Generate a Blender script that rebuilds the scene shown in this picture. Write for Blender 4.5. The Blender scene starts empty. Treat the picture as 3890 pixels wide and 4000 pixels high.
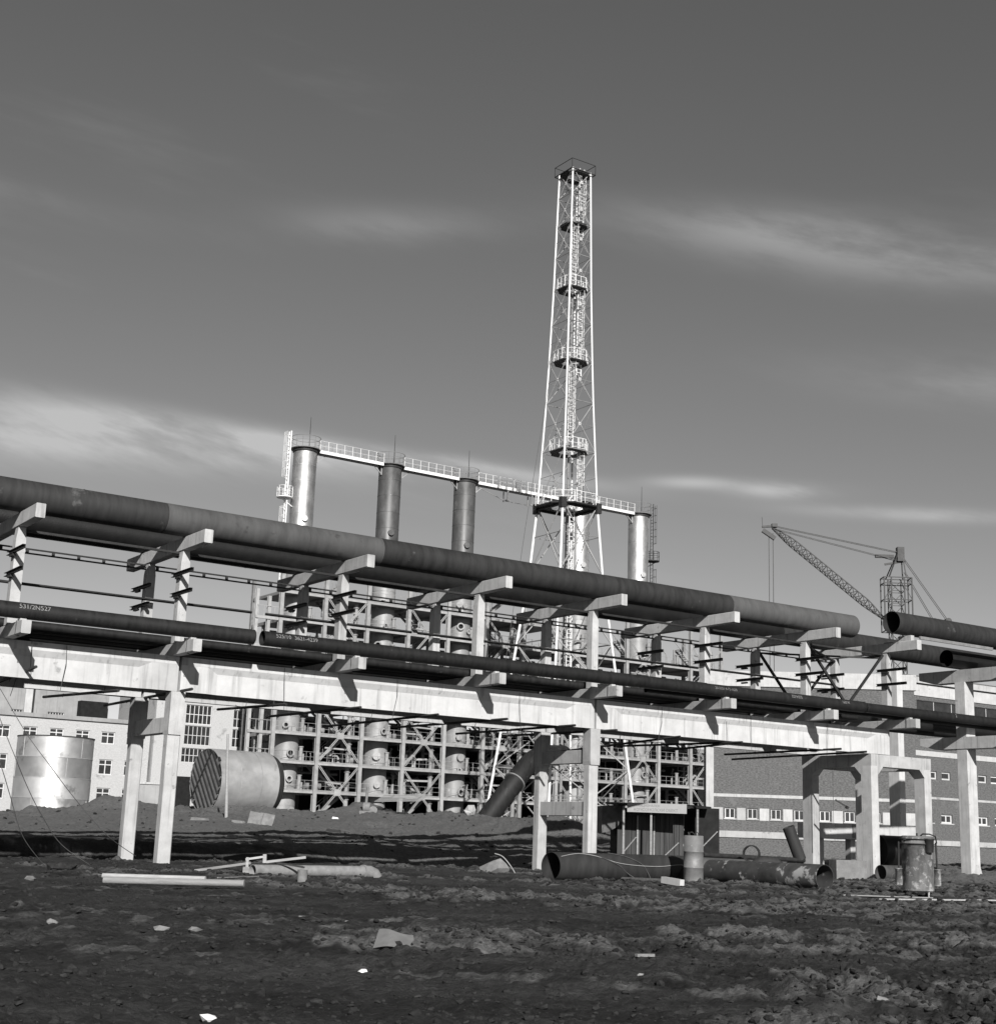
import bpy, math, random
import numpy as np
from math import sin, cos, tan, atan, atan2, radians, degrees, pi, sqrt, hypot
from mathutils import Vector, Matrix

random.seed(7)
rng = np.random.default_rng(11)
SC = bpy.context.scene
COL = SC.collection

# ------------------------------------------------------------------ camera
F = 5600.0; ROLL = radians(2.0); PITCH = atan(1280 / 5600.0); EYE = 1.25
CX, CY = 1945.0, 2000.0                      # photograph 3890 x 4000
FWD = Vector((0, cos(PITCH), sin(PITCH))); UP0 = Vector((0, -sin(PITCH), cos(PITCH))); R0 = Vector((1, 0, 0))
RIGHT = R0 * cos(ROLL) + UP0 * sin(ROLL)
UPV = -R0 * sin(ROLL) + UP0 * cos(ROLL)
EYEP = Vector((0, 0, EYE))
cam_d = bpy.data.cameras.new('camera'); cam = bpy.data.objects.new('camera', cam_d); COL.objects.link(cam)
cam_d.sensor_fit = 'HORIZONTAL'; cam_d.sensor_width = 36.0; cam_d.lens = 36.0 * F / 3890.0
cam_d.clip_start = 0.1; cam_d.clip_end = 20000
m = Matrix.Identity(4)
for i in range(3):
    m[i][0] = RIGHT[i]; m[i][1] = UPV[i]; m[i][2] = -FWD[i]; m[i][3] = EYEP[i]
cam.matrix_world = m
SC.camera = cam

def ray(x, y):
    return (FWD * F + RIGHT * (x - CX) + UPV * (CY - y)).normalized()
def hitp(x, y, n, p0):
    d = ray(x, y); return EYEP + d * ((p0 - EYEP).dot(n) / d.dot(n))
def onz(x, y, z=0.0): return hitp(x, y, Vector((0, 0, 1)), Vector((0, 0, z)))
def aty(x, y, Y): return hitp(x, y, Vector((0, 1, 0)), Vector((0, Y, 0)))
# yard axes: T runs along the pipe trestle (to the right and away), N across it (away)
ANG = radians(33.7265)
T = Vector((cos(ANG), sin(ANG), 0)); N = Vector((-sin(ANG), cos(ANG), 0))
A0 = Vector((-11.13, 51.188, 0))
def W(s, n, z=0.0): return A0 + T * s + N * n + Vector((0, 0, z))
def SN(p): d = p - A0; return d.dot(T), d.dot(N)
def face(x, y, n=0.0):
    p = hitp(x, y, N, A0 + N * n); return (p - A0).dot(T), p.z
def side(x, y, s):
    p = hitp(x, y, T, A0 + T * s); return (p - A0).dot(N), p.z

# ------------------------------------------------------------------ sun, sky, exposure
LD = (T * 0.40 + N * 1.0 + Vector((0, 0, -0.50))).normalized()
ELEV = math.asin(-LD.z); SROT = atan2(-LD.x, -LD.y)
sun_d = bpy.data.lights.new('sun', 'SUN'); sun = bpy.data.objects.new('sun', sun_d); COL.objects.link(sun)
sun_d.energy = 5.0; sun_d.angle = radians(0.53); sun_d.color = (1.0, 0.985, 0.965)
sun.rotation_euler = LD.to_track_quat('-Z', 'Y').to_euler(); sun.location = (20, -40, 60)

world = bpy.data.worlds.new('World'); SC.world = world; world.use_nodes = True
nt = world.node_tree; nt.nodes.clear()
def nd(tree, t, **k):
    n = tree.nodes.new(t)
    for a, b in k.items(): setattr(n, a, b)
    return n
def lk(tree, a, b): tree.links.new(a, b)
def mth(tree, op, a, b=None, c=None, clamp=False):
    n = tree.nodes.new('ShaderNodeMath'); n.operation = op; n.use_clamp = clamp
    for i, v in enumerate((a, b, c)):
        if v is None: continue
        if isinstance(v, (int, float)): n.inputs[i].default_value = v
        else: tree.links.new(v, n.inputs[i])
    return n.outputs[0]
sky = nd(nt, 'ShaderNodeTexSky', sky_type='NISHITA', sun_disc=False)
sky.sun_elevation = ELEV; sky.sun_rotation = SROT; sky.altitude = 300; sky.air_density = 1.0; sky.dust_density = 0.15; sky.ozone_density = 2.0
sep = nd(nt, 'ShaderNodeSeparateColor'); lk(nt, sky.outputs[0], sep.inputs[0])
# black-and-white film behind an orange filter: mostly the red of the sky, a little green
base = sep.outputs[0]
# thin cirrus, in azimuth and height of the sky itself
tc = nd(nt, 'ShaderNodeTexCoord'); sx = nd(nt, 'ShaderNodeSeparateXYZ'); lk(nt, tc.outputs['Generated'], sx.inputs[0])
az = mth(nt, 'ARCTAN2', sx.outputs[0], sx.outputs[1]); el = mth(nt, 'ARCSINE', sx.outputs[2])
def skynoise(sa, se, shear, scale, detail, rough, seed):
    cb = nd(nt, 'ShaderNodeCombineXYZ')
    lk(nt, mth(nt, 'MULTIPLY', az, sa), cb.inputs[0])
    lk(nt, mth(nt, 'ADD', mth(nt, 'MULTIPLY', el, se), mth(nt, 'MULTIPLY', az, shear)), cb.inputs[1])
    cb.inputs[2].default_value = seed
    nz = nd(nt, 'ShaderNodeTexNoise'); nz.inputs['Scale'].default_value = scale; nz.inputs['Detail'].default_value = detail
    nz.inputs['Roughness'].default_value = rough; lk(nt, cb.outputs[0], nz.inputs['Vector']); return nz.outputs[0]
streak = skynoise(2.6, 11.0, 2.4, 2.2, 8, 0.58, 3.1)
fine = skynoise(14, 40.0, 8.0, 2.0, 4, 0.55, 8.4)
tex = mth(nt, 'ADD', mth(nt, 'MULTIPLY', streak, 0.84), mth(nt, 'MULTIPLY', fine, 0.16))
def cloudlet(x, y, rx, ry, slope, amp, prev):
    d = ray(x, y); a0 = atan2(d.x, d.y); e0 = math.asin(d.z)
    da = mth(nt, 'SUBTRACT', az, a0)
    de = mth(nt, 'ADD', mth(nt, 'SUBTRACT', el, e0), mth(nt, 'MULTIPLY', da, slope))
    q = mth(nt, 'ADD', mth(nt, 'POWER', mth(nt, 'ABSOLUTE', mth(nt, 'DIVIDE', da, rx / F)), 2.0),
            mth(nt, 'POWER', mth(nt, 'ABSOLUTE', mth(nt, 'DIVIDE', de, ry / F)), 2.0))
    g = mth(nt, 'MULTIPLY', mth(nt, 'EXPONENT', mth(nt, 'MULTIPLY', q, -1.0)), amp)
    return g if prev is None else mth(nt, 'ADD', prev, g)
cl = None
for a in ((-200, 1660, 800, 70, .05, 1.25), (600, 1700, 640, 64, .09, 1.25), (1250, 1765, 680, 48, .10, 1.1), (1850, 1825, 520, 30, .11, .7),
          (3000, 900, 620, 85, .10, .36), (3650, 1010, 700, 100, .12, .42), (1500, 880, 420, 70, -.05, .24), (300, 800, 600, 50, .08, .10),
          (2700, 1885, 170, 24, .02, .75), (3050, 1915, 190, 30, .04, .95), (3600, 2010, 420, 26, .07, .7), (4600, 1500, 900, 90, .1, .6), (-1800, 1500, 1200, 110, .06, .8)):
    cl = cloudlet(*a, cl)
ramp = nd(nt, 'ShaderNodeMapRange'); ramp.interpolation_type = 'SMOOTHSTEP'
lk(nt, tex, ramp.inputs[0]); ramp.inputs[1].default_value = 0.36; ramp.inputs[2].default_value = 0.62; ramp.inputs[3].default_value = 0.25; ramp.inputs[4].default_value = 1.1
far = nd(nt, 'ShaderNodeMapRange'); far.interpolation_type = 'SMOOTHSTEP'
lk(nt, skynoise(1.3, 8, 1.0, 2.0, 5, 0.6, 21.7), far.inputs[0]); far.inputs[1].default_value = 0.55; far.inputs[2].default_value = 0.8; far.inputs[3].default_value = 0.0; far.inputs[4].default_value = 0.10
cov = mth(nt, 'ADD', mth(nt, 'MULTIPLY', cl, ramp.outputs[0]), mth(nt, 'MULTIPLY', far.outputs[0], ramp.outputs[0]), clamp=True)
CLOUD_V = 5.4
mix = mth(nt, 'ADD', mth(nt, 'MULTIPLY', base, mth(nt, 'SUBTRACT', 1.0, mth(nt, 'MULTIPLY', cov, 0.8))), mth(nt, 'MULTIPLY', cov, CLOUD_V * 0.8))
cmb = nd(nt, 'ShaderNodeCombineColor')
for i in range(3): lk(nt, mix, cmb.inputs[i])
bg = nd(nt, 'ShaderNodeBackground'); bg.inputs[1].default_value = 0.076; lk(nt, cmb.outputs[0], bg.inputs[0])
wo = nd(nt, 'ShaderNodeOutputWorld'); lk(nt, bg.outputs[0], wo.inputs[0])
vs = SC.view_settings
SC.render.engine = 'CYCLES'; SC.cycles.max_bounces = 5; SC.cycles.diffuse_bounces = 3; SC.cycles.glossy_bounces = 3
SC.display_settings.display_device = 'sRGB'
vs.view_transform = 'Standard'; vs.look = 'None'; vs.exposure = 0.5; vs.gamma = 1.0; vs.use_curve_mapping = False

# ------------------------------------------------------------------ materials (grey scale film: every colour is a grey)
def gmat(name, lo, hi, scale=2.0, rough=0.75, metal=0.0, bump=0.0, bscale=18.0, stretch=(1, 1, 1), spots=None, streaks=None, spec=0.35, rvar=0.0, detail=6, bdist=0.02):
    """noise-mixed grey; spots=(value, scale, threshold) lays stains over it; streaks=(value, amount) vertical runs"""
    mt = bpy.data.materials.new(name); mt.use_nodes = True; t = mt.node_tree; b = t.nodes['Principled BSDF']
    tcn = nd(t, 'ShaderNodeTexCoord'); oi = nd(t, 'ShaderNodeObjectInfo')
    off = nd(t, 'ShaderNodeVectorMath', operation='SCALE'); off.inputs[0].default_value = (37.0, 19.0, 53.0); lk(t, oi.outputs['Random'], off.inputs['Scale'])
    add = nd(t, 'ShaderNodeVectorMath', operation='ADD'); lk(t, tcn.outputs['Object'], add.inputs[0]); lk(t, off.outputs[0], add.inputs[1])
    mp = nd(t, 'ShaderNodeMapping'); mp.inputs['Scale'].default_value = stretch; lk(t, add.outputs[0], mp.inputs[0])
    nz = nd(t, 'ShaderNodeTexNoise'); nz.inputs['Scale'].default_value = scale; nz.inputs['Detail'].default_value = detail; nz.inputs['Roughness'].default_value = 0.62
    lk(t, mp.outputs[0], nz.inputs['Vector'])
    mr = nd(t, 'ShaderNodeMapRange'); mr.inputs[1].default_value = 0.28; mr.inputs[2].default_value = 0.72; mr.inputs[3].default_value = lo; mr.inputs[4].default_value = hi
    lk(t, nz.outputs[0], mr.inputs[0]); val = mr.outputs[0]
    if streaks:
        m2 = nd(t, 'ShaderNodeMapping'); m2.inputs['Scale'].default_value = (7, 7, 0.35); lk(t, add.outputs[0], m2.inputs[0])
        n2 = nd(t, 'ShaderNodeTexNoise'); n2.inputs['Scale'].default_value = 1.0; n2.inputs['Detail'].default_value = 5; lk(t, m2.outputs[0], n2.inputs['Vector'])
        k = nd(t, 'ShaderNodeMapRange', interpolation_type='SMOOTHSTEP'); k.inputs[1].default_value = 0.5; k.inputs[2].default_value = 0.78; k.inputs[4].default_value = streaks[1]; lk(t, n2.outputs[0], k.inputs[0])
        val = mth(t, 'ADD', mth(t, 'MULTIPLY', val, mth(t, 'SUBTRACT', 1.0, k.outputs[0])), mth(t, 'MULTIPLY', k.outputs[0], streaks[0]))
    if spots:
        n3 = nd(t, 'ShaderNodeTexNoise'); n3.inputs['Scale'].default_value = spots[1]; n3.inputs['Detail'].default_value = 7; n3.inputs['Roughness'].default_value = 0.65; lk(t, add.outputs[0], n3.inputs['Vector'])
        k = nd(t, 'ShaderNodeMapRange', interpolation_type='SMOOTHSTEP'); k.inputs[1].default_value = spots[2]; k.inputs[2].default_value = spots[2] + 0.09; lk(t, n3.outputs[0], k.inputs[0])
        val = mth(t, 'ADD', mth(t, 'MULTIPLY', val, mth(t, 'SUBTRACT', 1.0, k.outputs[0])), mth(t, 'MULTIPLY', k.outputs[0], spots[0]))
    val = mth(t, 'MULTIPLY', val, mth(t, 'ADD', .87, mth(t, 'MULTIPLY', oi.outputs['Random'], .26)))
    cc = nd(t, 'ShaderNodeCombineColor')
    for i in range(3): lk(t, val, cc.inputs[i])
    lk(t, cc.outputs[0], b.inputs['Base Color'])
    b.inputs['Metallic'].default_value = metal; b.inputs['Specular IOR Level'].default_value = spec
    if rvar:
        r2 = nd(t, 'ShaderNodeMapRange'); r2.inputs[1].default_value = 0.3; r2.inputs[2].default_value = 0.7; r2.inputs[3].default_value = rough - rvar; r2.inputs[4].default_value = rough + rvar
        lk(t, nz.outputs[0], r2.inputs[0]); lk(t, r2.outputs[0], b.inputs['Roughness'])
    else: b.inputs['Roughness'].default_value = rough
    if bump:
        nb = nd(t, 'ShaderNodeTexNoise'); nb.inputs['Scale'].default_value = bscale; nb.inputs['Detail'].default_value = 6; lk(t, add.outputs[0], nb.inputs['Vector'])
        bp = nd(t, 'ShaderNodeBump'); bp.inputs['Strength'].default_value = bump; bp.inputs['Distance'].default_value = bdist; lk(t, nb.outputs[0], bp.inputs['Height']); lk(t, bp.outputs[0], b.inputs['Normal'])
    return mt
M = {}
M['concrete'] = gmat('concrete', .29, .42, 1.6, .85, bump=.35, bscale=14, streaks=(.16, .7), spots=(.19, 3.0, .62))
M['concrete_white'] = gmat('pale_concrete', .35, .46, 1.2, .85, bump=.25, bscale=10, streaks=(.20, .7), spots=(.24, 2.2, .62))
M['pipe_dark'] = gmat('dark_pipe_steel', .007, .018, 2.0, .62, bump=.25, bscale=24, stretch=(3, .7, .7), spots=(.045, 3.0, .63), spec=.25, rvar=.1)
M['pipe_mid'] = gmat('grey_pipe_steel', .042, .075, 1.2, .68, bump=.2, bscale=20, stretch=(2.5, .6, .6), spots=(.035, 1.5, .6), spec=.25, rvar=.1)
M['pipe_brown'] = gmat('brown_pipe_steel', .016, .034, 1.6, .68, bump=.2, bscale=20, stretch=(2.5, .6, .6), spots=(.07, 1.8, .64), spec=.25, rvar=.1)
M['pipe_black'] = gmat('black_pipe_and_shade', .004, .010, 3.0, .5, bump=.3, bscale=16)  # near-black colour that stands in for shade on deck and rear pipes
M['iron'] = gmat('dark_rolled_steel', .012, .03, 5.0, .6, bump=.2, spec=.25)
M['alu'] = gmat('aluminium_cladding', .40, .60, 1.4, .46, metal=.85, bump=.2, bscale=3, stretch=(1, 1, .5), rvar=.05, spots=(.42, 1.3, .6))
M['alu_dark'] = gmat('dull_insulated_cladding', .05, .11, 1.1, .5, metal=.3, bump=.12, bscale=3, stretch=(1, 1, .5), rvar=.08, spots=(.17, 1.0, .62))
M['tank'] = gmat('tank_sheet_metal', .34, .48, .9, .45, metal=.55, bump=.1, bscale=2.5, rvar=.06, spots=(.30, .8, .6))
M['white_steel'] = gmat('white_painted_steel', .21, .32, 2.0, .6, spots=(.15, 5, .64))
M['lagging'] = gmat('grey_lagging', .19, .29, 1.0, .5, metal=.15, bump=.12, bscale=3, spots=(.44, 1.1, .62), rvar=.08)
M['rail_steel'] = gmat('grey_painted_rail', .18, .27, 2.0, .6)
M['tower_white'] = gmat('tower_white_paint', .56, .66, 2.0, .55, spots=(.3, 4, .66))
M['floor_steel'] = gmat('grey_floor_plate', .16, .24, 2.0, .7)
M['dim_steel'] = gmat('grey_steel_and_shade', .13, .22, 2.5, .6, spots=(.12, 3, .64))  # also gives the tower girts their shade as colour
M['crane'] = gmat('crane_steel', .02, .05, 3, .6)
M['brick'] = gmat('dark_brick', .035, .15, 5.0, .9, bump=.5, bscale=9, spots=(.12, .5, .60), stretch=(1, 1, 2.6), detail=8)
M['brick_white'] = gmat('whitewashed_brick', .30, .44, 6.0, .9, bump=.4, bscale=8, spots=(.24, .6, .60), stretch=(1, 1, 2.4), detail=8)
M['render_white'] = gmat('white_render', .31, .42, 1.4, .85, spots=(.22, 1.0, .60), streaks=(.22, .6))
M['render_grey'] = gmat('grey_render', .20, .30, .6, .9, streaks=(.15, .6))
M['frame_white'] = gmat('white_window_frame', .42, .5, 3, .6)
M['glass'] = gmat('dark_window_glass', .015, .035, 2, .12, spec=.5, bump=.05, bscale=1.5)
M['wood'] = gmat('weathered_timber', .14, .24, 2.0, .85, stretch=(1, 8, 8), bump=.4, bscale=30)
M['wood_pale'] = gmat('pale_timber', .24, .36, 2.0, .85, stretch=(.6, 8, 8), bump=.3, bscale=30)
M['rope'] = gmat('cable', .04, .08, 5, .8)
M['rope_pale'] = gmat('pale_hose', .20, .28, 5, .8)
M['paint'] = gmat('white_paint_mark', .13, .26, 40, .9, spots=(.05, 40, .55))
M['paint_faint'] = gmat('faded_paint_mark', .12, .20, 40, .9, spots=(.09, 60, .5))
M['rust'] = gmat('rusty_sheet_steel', .04, .17, 4.5, .8, bump=.5, bscale=20, stretch=(1, 1, .45), spots=(.27, 3.6, .52))
M['drum'] = gmat('grey_drum_steel', .12, .22, 2.5, .6, metal=.3, bump=.3, spots=(.36, 2.2, .63))
M['patch'] = gmat('tar_streaked_pipe', .02, .06, 2.0, .55, bump=.3, spots=(.36, 2.1, .60))
M['flaked'] = gmat('flaked_tar_pipe', .03, .08, 2.0, .6, bump=.3, spots=(.30, 2.6, .50))
M['stone'] = gmat('pale_stone', .12, .22, 4, .95, bump=.6, bscale=12)
M['hut'] = gmat('hut_boards', .014, .06, 1.4, .8, stretch=(6, 6, .3), bump=.2)
M['hut_dark'] = gmat('tarpaper_and_shade', .006, .016, 3, .85, spec=.2)  # tarpaper, and the painted dark inside openings and the lean-to
M['sign'] = gmat('sign_board_paint', .24, .29, 2, .7)
M['sign_ink'] = gmat('faded_sign_lettering', .09, .14, 9, .8)
M['cloth'] = gmat('dark_tarpaulin', .05, .11, 3, .8, bump=.6, bscale=4)
M['sheet'] = gmat('pale_sheet_scrap', .11, .17, 5, .7, bump=.4)
M['bright'] = gmat('white_scrap', .7, .8, 5, .7)

# ------------------------------------------------------------------ mesh helpers
def vec(p): return p if isinstance(p, Vector) else Vector(p)
class MB:
    def __init__(s): s.v = []; s.f = []; s.sm = []
    def add(s, vs, fs, smooth=False):
        o = len(s.v); s.v += [tuple(a) for a in vs]
        for f in fs: s.f.append(tuple(i + o for i in f)); s.sm.append(smooth)
        return s
    def box(s, x0, x1, y0, y1, z0, z1):
        return s.add([(x0, y0, z0), (x1, y0, z0), (x1, y1, z0), (x0, y1, z0), (x0, y0, z1), (x1, y0, z1), (x1, y1, z1), (x0, y1, z1)],
                     [(0, 3, 2, 1), (4, 5, 6, 7), (0, 1, 5, 4), (1, 2, 6, 5), (2, 3, 7, 6), (3, 0, 4, 7)])
    def cbox(s, x0, x1, y0, y1, z0, z1, c=.03):
        """box with chamfered long edges along its longest axis"""
        d = [(x1 - x0, 0), (y1 - y0, 1), (z1 - z0, 2)]; ax = max(d)[1]
        lo = [x0, y0, z0]; hi = [x1, y1, z1]; a, b = [(1, 2), (0, 2), (0, 1)][ax]
        r = [(lo[a] + c, lo[b]), (hi[a] - c, lo[b]), (hi[a], lo[b] + c), (hi[a], hi[b] - c), (hi[a] - c, hi[b]), (lo[a] + c, hi[b]), (lo[a], hi[b] - c), (lo[a], lo[b] + c)]
        return s.prism(r, ax, lo[ax], hi[ax])
    def prism(s, poly, ax, c0, c1):
        a, b = [(1, 2), (0, 2), (0, 1)][ax]; k = len(poly); vs = []
        for c in (c0, c1):
            for u, w in poly:
                p = [0, 0, 0]; p[ax] = c; p[a] = u; p[b] = w; vs.append(p)
        fs = [tuple(range(k))[::-1], tuple(range(k, 2 * k))] + [(i, (i + 1) % k, k + (i + 1) % k, k + i) for i in range(k)]
        return s.add(vs, fs)
    def bar(s, p, q, w, h=None, up=(0, 0, 1)):
        p = vec(p); q = vec(q); h = h or w; d = (q - p).normalized(); u = vec(up)
        if abs(d.dot(u)) > .98: u = Vector((0, 1, 0))
        r = d.cross(u).normalized() * (w / 2); u2 = r.cross(d).normalized() * (h / 2)
        vs = [p - r - u2, p + r - u2, p + r + u2, p - r + u2, q - r - u2, q + r - u2, q + r + u2, q - r + u2]
        return s.add(vs, [(0, 1, 2, 3), (7, 6, 5, 4), (0, 4, 5, 1), (1, 5, 6, 2), (2, 6, 7, 3), (3, 7, 4, 0)])
    def ring(s, c, d, r, seg):
        d = vec(d).normalized(); u = Vector((0, 0, 1)) if abs(d.z) < .9 else Vector((1, 0, 0))
        a = d.cross(u).normalized(); b = a.cross(d).normalized()
        return [vec(c) + a * (r * cos(2 * pi * i / seg)) + b * (r * sin(2 * pi * i / seg)) for i in range(seg)]
    def tube(s, p, q, r, seg=12, r2=None, caps=True):
        p = vec(p); q = vec(q); A = s.ring(p, q - p, r, seg); B = s.ring(q, q - p, r if r2 is None else r2, seg)
        s.add(A + B, [(i, i + seg, (i + 1) % seg + seg, (i + 1) % seg) for i in range(seg)], True)
        if caps: s.add(A, [tuple(range(seg))]); s.add(B, [tuple(range(seg))[::-1]])
        return s
    def hollow(s, p, q, r, t, seg=28, rings=1):
        p = vec(p); q = vec(q); pts = [p.lerp(q, i / rings) for i in range(rings + 1)]
        o = [s.ring(c, q - p, r, seg) for c in pts]; n = [s.ring(c, q - p, r - t, seg) for c in pts]
        for a, b in zip(o, o[1:]): s.add(a + b, [(i, i + seg, (i + 1) % seg + seg, (i + 1) % seg) for i in range(seg)], True)
        for a, b in zip(n, n[1:]): s.add(a + b, [(i, (i + 1) % seg, (i + 1) % seg + seg, i + seg) for i in range(seg)], True)
        for a, b, fl in ((o[0], n[0], 0), (o[-1], n[-1], 1)):
            s.add(a + b, [((i, (i + 1) % seg, (i + 1) % seg + seg, i + seg) if not fl else (i, i + seg, (i + 1) % seg + seg, (i + 1) % seg)) for i in range(seg)])
        return s
    def path(s, pts, r, seg=6, caps=True):
        pts = [vec(p) for p in pts]; rs = []
        for i, p in enumerate(pts):
            d = pts[min(i + 1, len(pts) - 1)] - pts[max(i - 1, 0)]; rs.append(s.ring(p, d, r, seg))
        vs = [v for k in rs for v in k]
        fs = [(j * seg + i, (j + 1) * seg + i, (j + 1) * seg + (i + 1) % seg, j * seg + (i + 1) % seg) for j in range(len(pts) - 1) for i in range(seg)]
        s.add(vs, fs, True)
        if caps: s.add(rs[0], [tuple(range(seg))]); s.add(rs[-1], [tuple(range(seg))[::-1]])
        return s
    def lathe(s, prof, seg=32, c=(0, 0), smooth=True):
        vs = []; k = len(prof)
        for i in range(seg):
            a = 2 * pi * i / seg; vs += [(c[0] + r * cos(a), c[1] + r * sin(a), z) for r, z in prof]
        fs = [(i * k + j, ((i + 1) % seg) * k + j, ((i + 1) % seg) * k + j + 1, i * k + j + 1) for i in range(seg) for j in range(k - 1)]
        return s.add(vs, fs, smooth)
    def torus(s, c, r, t, seg=28, k=6, tilt=0.0):
        vs = []
        for i in range(seg):
            a = 2 * pi * i / seg
            for j in range(k):
                b = 2 * pi * j / k; R = r + t * cos(b); z = t * sin(b)
                vs.append((c[0] + R * cos(a), c[1] + R * sin(a), c[2] + z))
        return s.add(vs, [(i * k + j, ((i + 1) % seg) * k + j, ((i + 1) % seg) * k + (j + 1) % k, i * k + (j + 1) % k) for i in range(seg) for j in range(k)], True)
    def rock(s, c, r, sq=.7, seed=0):
        q = random.Random(seed); c = vec(c); g = (1 + sqrt(5)) / 2
        P = [(-1, g, 0), (1, g, 0), (-1, -g, 0), (1, -g, 0), (0, -1, g), (0, 1, g), (0, -1, -g), (0, 1, -g), (g, 0, -1), (g, 0, 1), (-g, 0, -1), (-g, 0, 1)]
        Fc = [(0, 11, 5), (0, 5, 1), (0, 1, 7), (0, 7, 10), (0, 10, 11), (1, 5, 9), (5, 11, 4), (11, 10, 2), (10, 7, 6), (7, 1, 8), (3, 9, 4), (3, 4, 2), (3, 2, 6), (3, 6, 8), (3, 8, 9), (4, 9, 5), (2, 4, 11), (6, 2, 10), (8, 6, 7), (9, 8, 1)]
        a = q.uniform(0, 6.28); ex = q.uniform(.8, 1.35)
        vs = []
        for p in P:
            k = r / 1.9 * q.uniform(.65, 1.25); x, y, z = p[0] * k * ex, p[1] * k, p[2] * k * sq
            vs.append((c.x + x * cos(a) - y * sin(a), c.y + x * sin(a) + y * cos(a), c.z + z))
        return s.add(vs, Fc)
    def mesh(s, name, mat):
        me = bpy.data.meshes.new(name); me.from_pydata(s.v, [], s.f); me.polygons.foreach_set('use_smooth', s.sm)
        if mat is not None: me.materials.append(M[mat] if isinstance(mat, str) else mat)
        me.update(); return me
    def obj(s, name, mat, parent=None, loc=(0, 0, 0), rz=0.0):
        return link(name, s.mesh(name, mat), parent, loc, rz)
def link(name, me, parent=None, loc=(0, 0, 0), rz=0.0):
    o = bpy.data.objects.new(name, me); COL.objects.link(o); o.parent = parent; o.location = loc; o.rotation_euler = (0, 0, rz); return o
def tag(o, label, cat, group=None):
    o['label'] = label; o['category'] = cat
    if group: o['group'] = group
    return o
def thing(name, label, cat, loc=(0, 0, 0), rz=ANG, group=None):
    o = bpy.data.objects.new(name, None); COL.objects.link(o); o.location = loc; o.rotation_euler = (0, 0, rz); o.empty_display_size = .3
    return tag(o, label, cat, group)
def struct(o, kind='structure'): o['kind'] = kind; return o
def dup(root, loc=None, label=None, parent=None):
    c = root.copy(); COL.objects.link(c); c.parent = parent
    if loc is not None: c.location = loc
    if label: c['label'] = label
    for ch in list(root.children): dup(ch, None, None, c)
    return c
def smooth(pts, k=6):
    P = [vec(p) for p in pts]; out = []
    for i in range(len(P) - 1):
        a, b, c, d = P[max(i - 1, 0)], P[i], P[i + 1], P[min(i + 2, len(P) - 1)]
        for j in range(k):
            t = j / k; out.append(.5 * ((2 * b) + (c - a) * t + (2 * a - 5 * b + 4 * c - d) * t * t + (3 * b - a - 3 * c + d) * t ** 3))
    return out + [P[-1]]
ORD = ['first', 'second', 'third', 'fourth', 'fifth', 'sixth', 'seventh', 'eighth', 'ninth', 'tenth', 'eleventh', 'twelfth', 'thirteenth', 'fourteenth', 'fifteenth']

# ------------------------------------------------------------------ the ground
def vnoise(x, y, seed=0):
    xi = np.floor(x).astype(np.int64); yi = np.floor(y).astype(np.int64); fx = x - xi; fy = y - yi
    fx = fx * fx * (3 - 2 * fx); fy = fy * fy * (3 - 2 * fy)
    def h(a, b):
        k = (a * 374761393 + b * 668265263 + seed * 1442695041) & 0xffffffff
        k = ((k ^ (k >> 13)) * 1274126177) & 0xffffffff
        k = k ^ (k >> 16); return (k & 0xffff) / 65535.0
    return (h(xi, yi) * (1 - fx) + h(xi + 1, yi) * fx) * (1 - fy) + (h(xi, yi + 1) * (1 - fx) + h(xi + 1, yi + 1) * fx) * fy
def fbm(x, y, oct=4, seed=0, gain=.5):
    a = 1.0; t = 0; w = 0
    for i in range(oct):
        t = t + a * vnoise(x * 2 ** i + 17.3 * i, y * 2 ** i - 9.1 * i, seed + i); w += a; a *= gain
    return t / w
def sst(a, b, x): t = np.clip((x - a) / (b - a), 0, 1); return t * t * (3 - 2 * t)
MOUNDS = [(-9.4, 112, 2.4, 3.5, .95), (-27.3, 104, 2.6, 3.0, 1.1), (-31.0, 108, 1.6, 2.5, .5), (-33.4, 107, .8, 1.2, .55), (-17.5, 104, 2.2, 2.0, .45), (-14.6, 106, 1.6, 2.0, .35),
          (4.3, 92, 2.2, 3, 1.0), (2.0, 97, 2.2, 3, .6), (14.2, 57, 2.2, 2.0, .15), (24.5, 74, 2.5, 2.5, .35), (-3.0, 120, 5, 4, .5), (-22, 112, 3, 3, .3), (18.4, 48.6, .9, .5, .28), (-5.4, 53.4, 1.6, .6, .12)]
RUTS = [(15.0, -.38, -.012), (22.0, .12, .004), (29.5, -.05, .003)]
def rough_mask(X, Y):
    return sst(.42, .66, fbm(X * .22 + 3, Y * .55, 4, 5) + .12 * sst(-2, 8, X) - .10 * sst(6, -6, X)) * sst(200, 60, Y)
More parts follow.
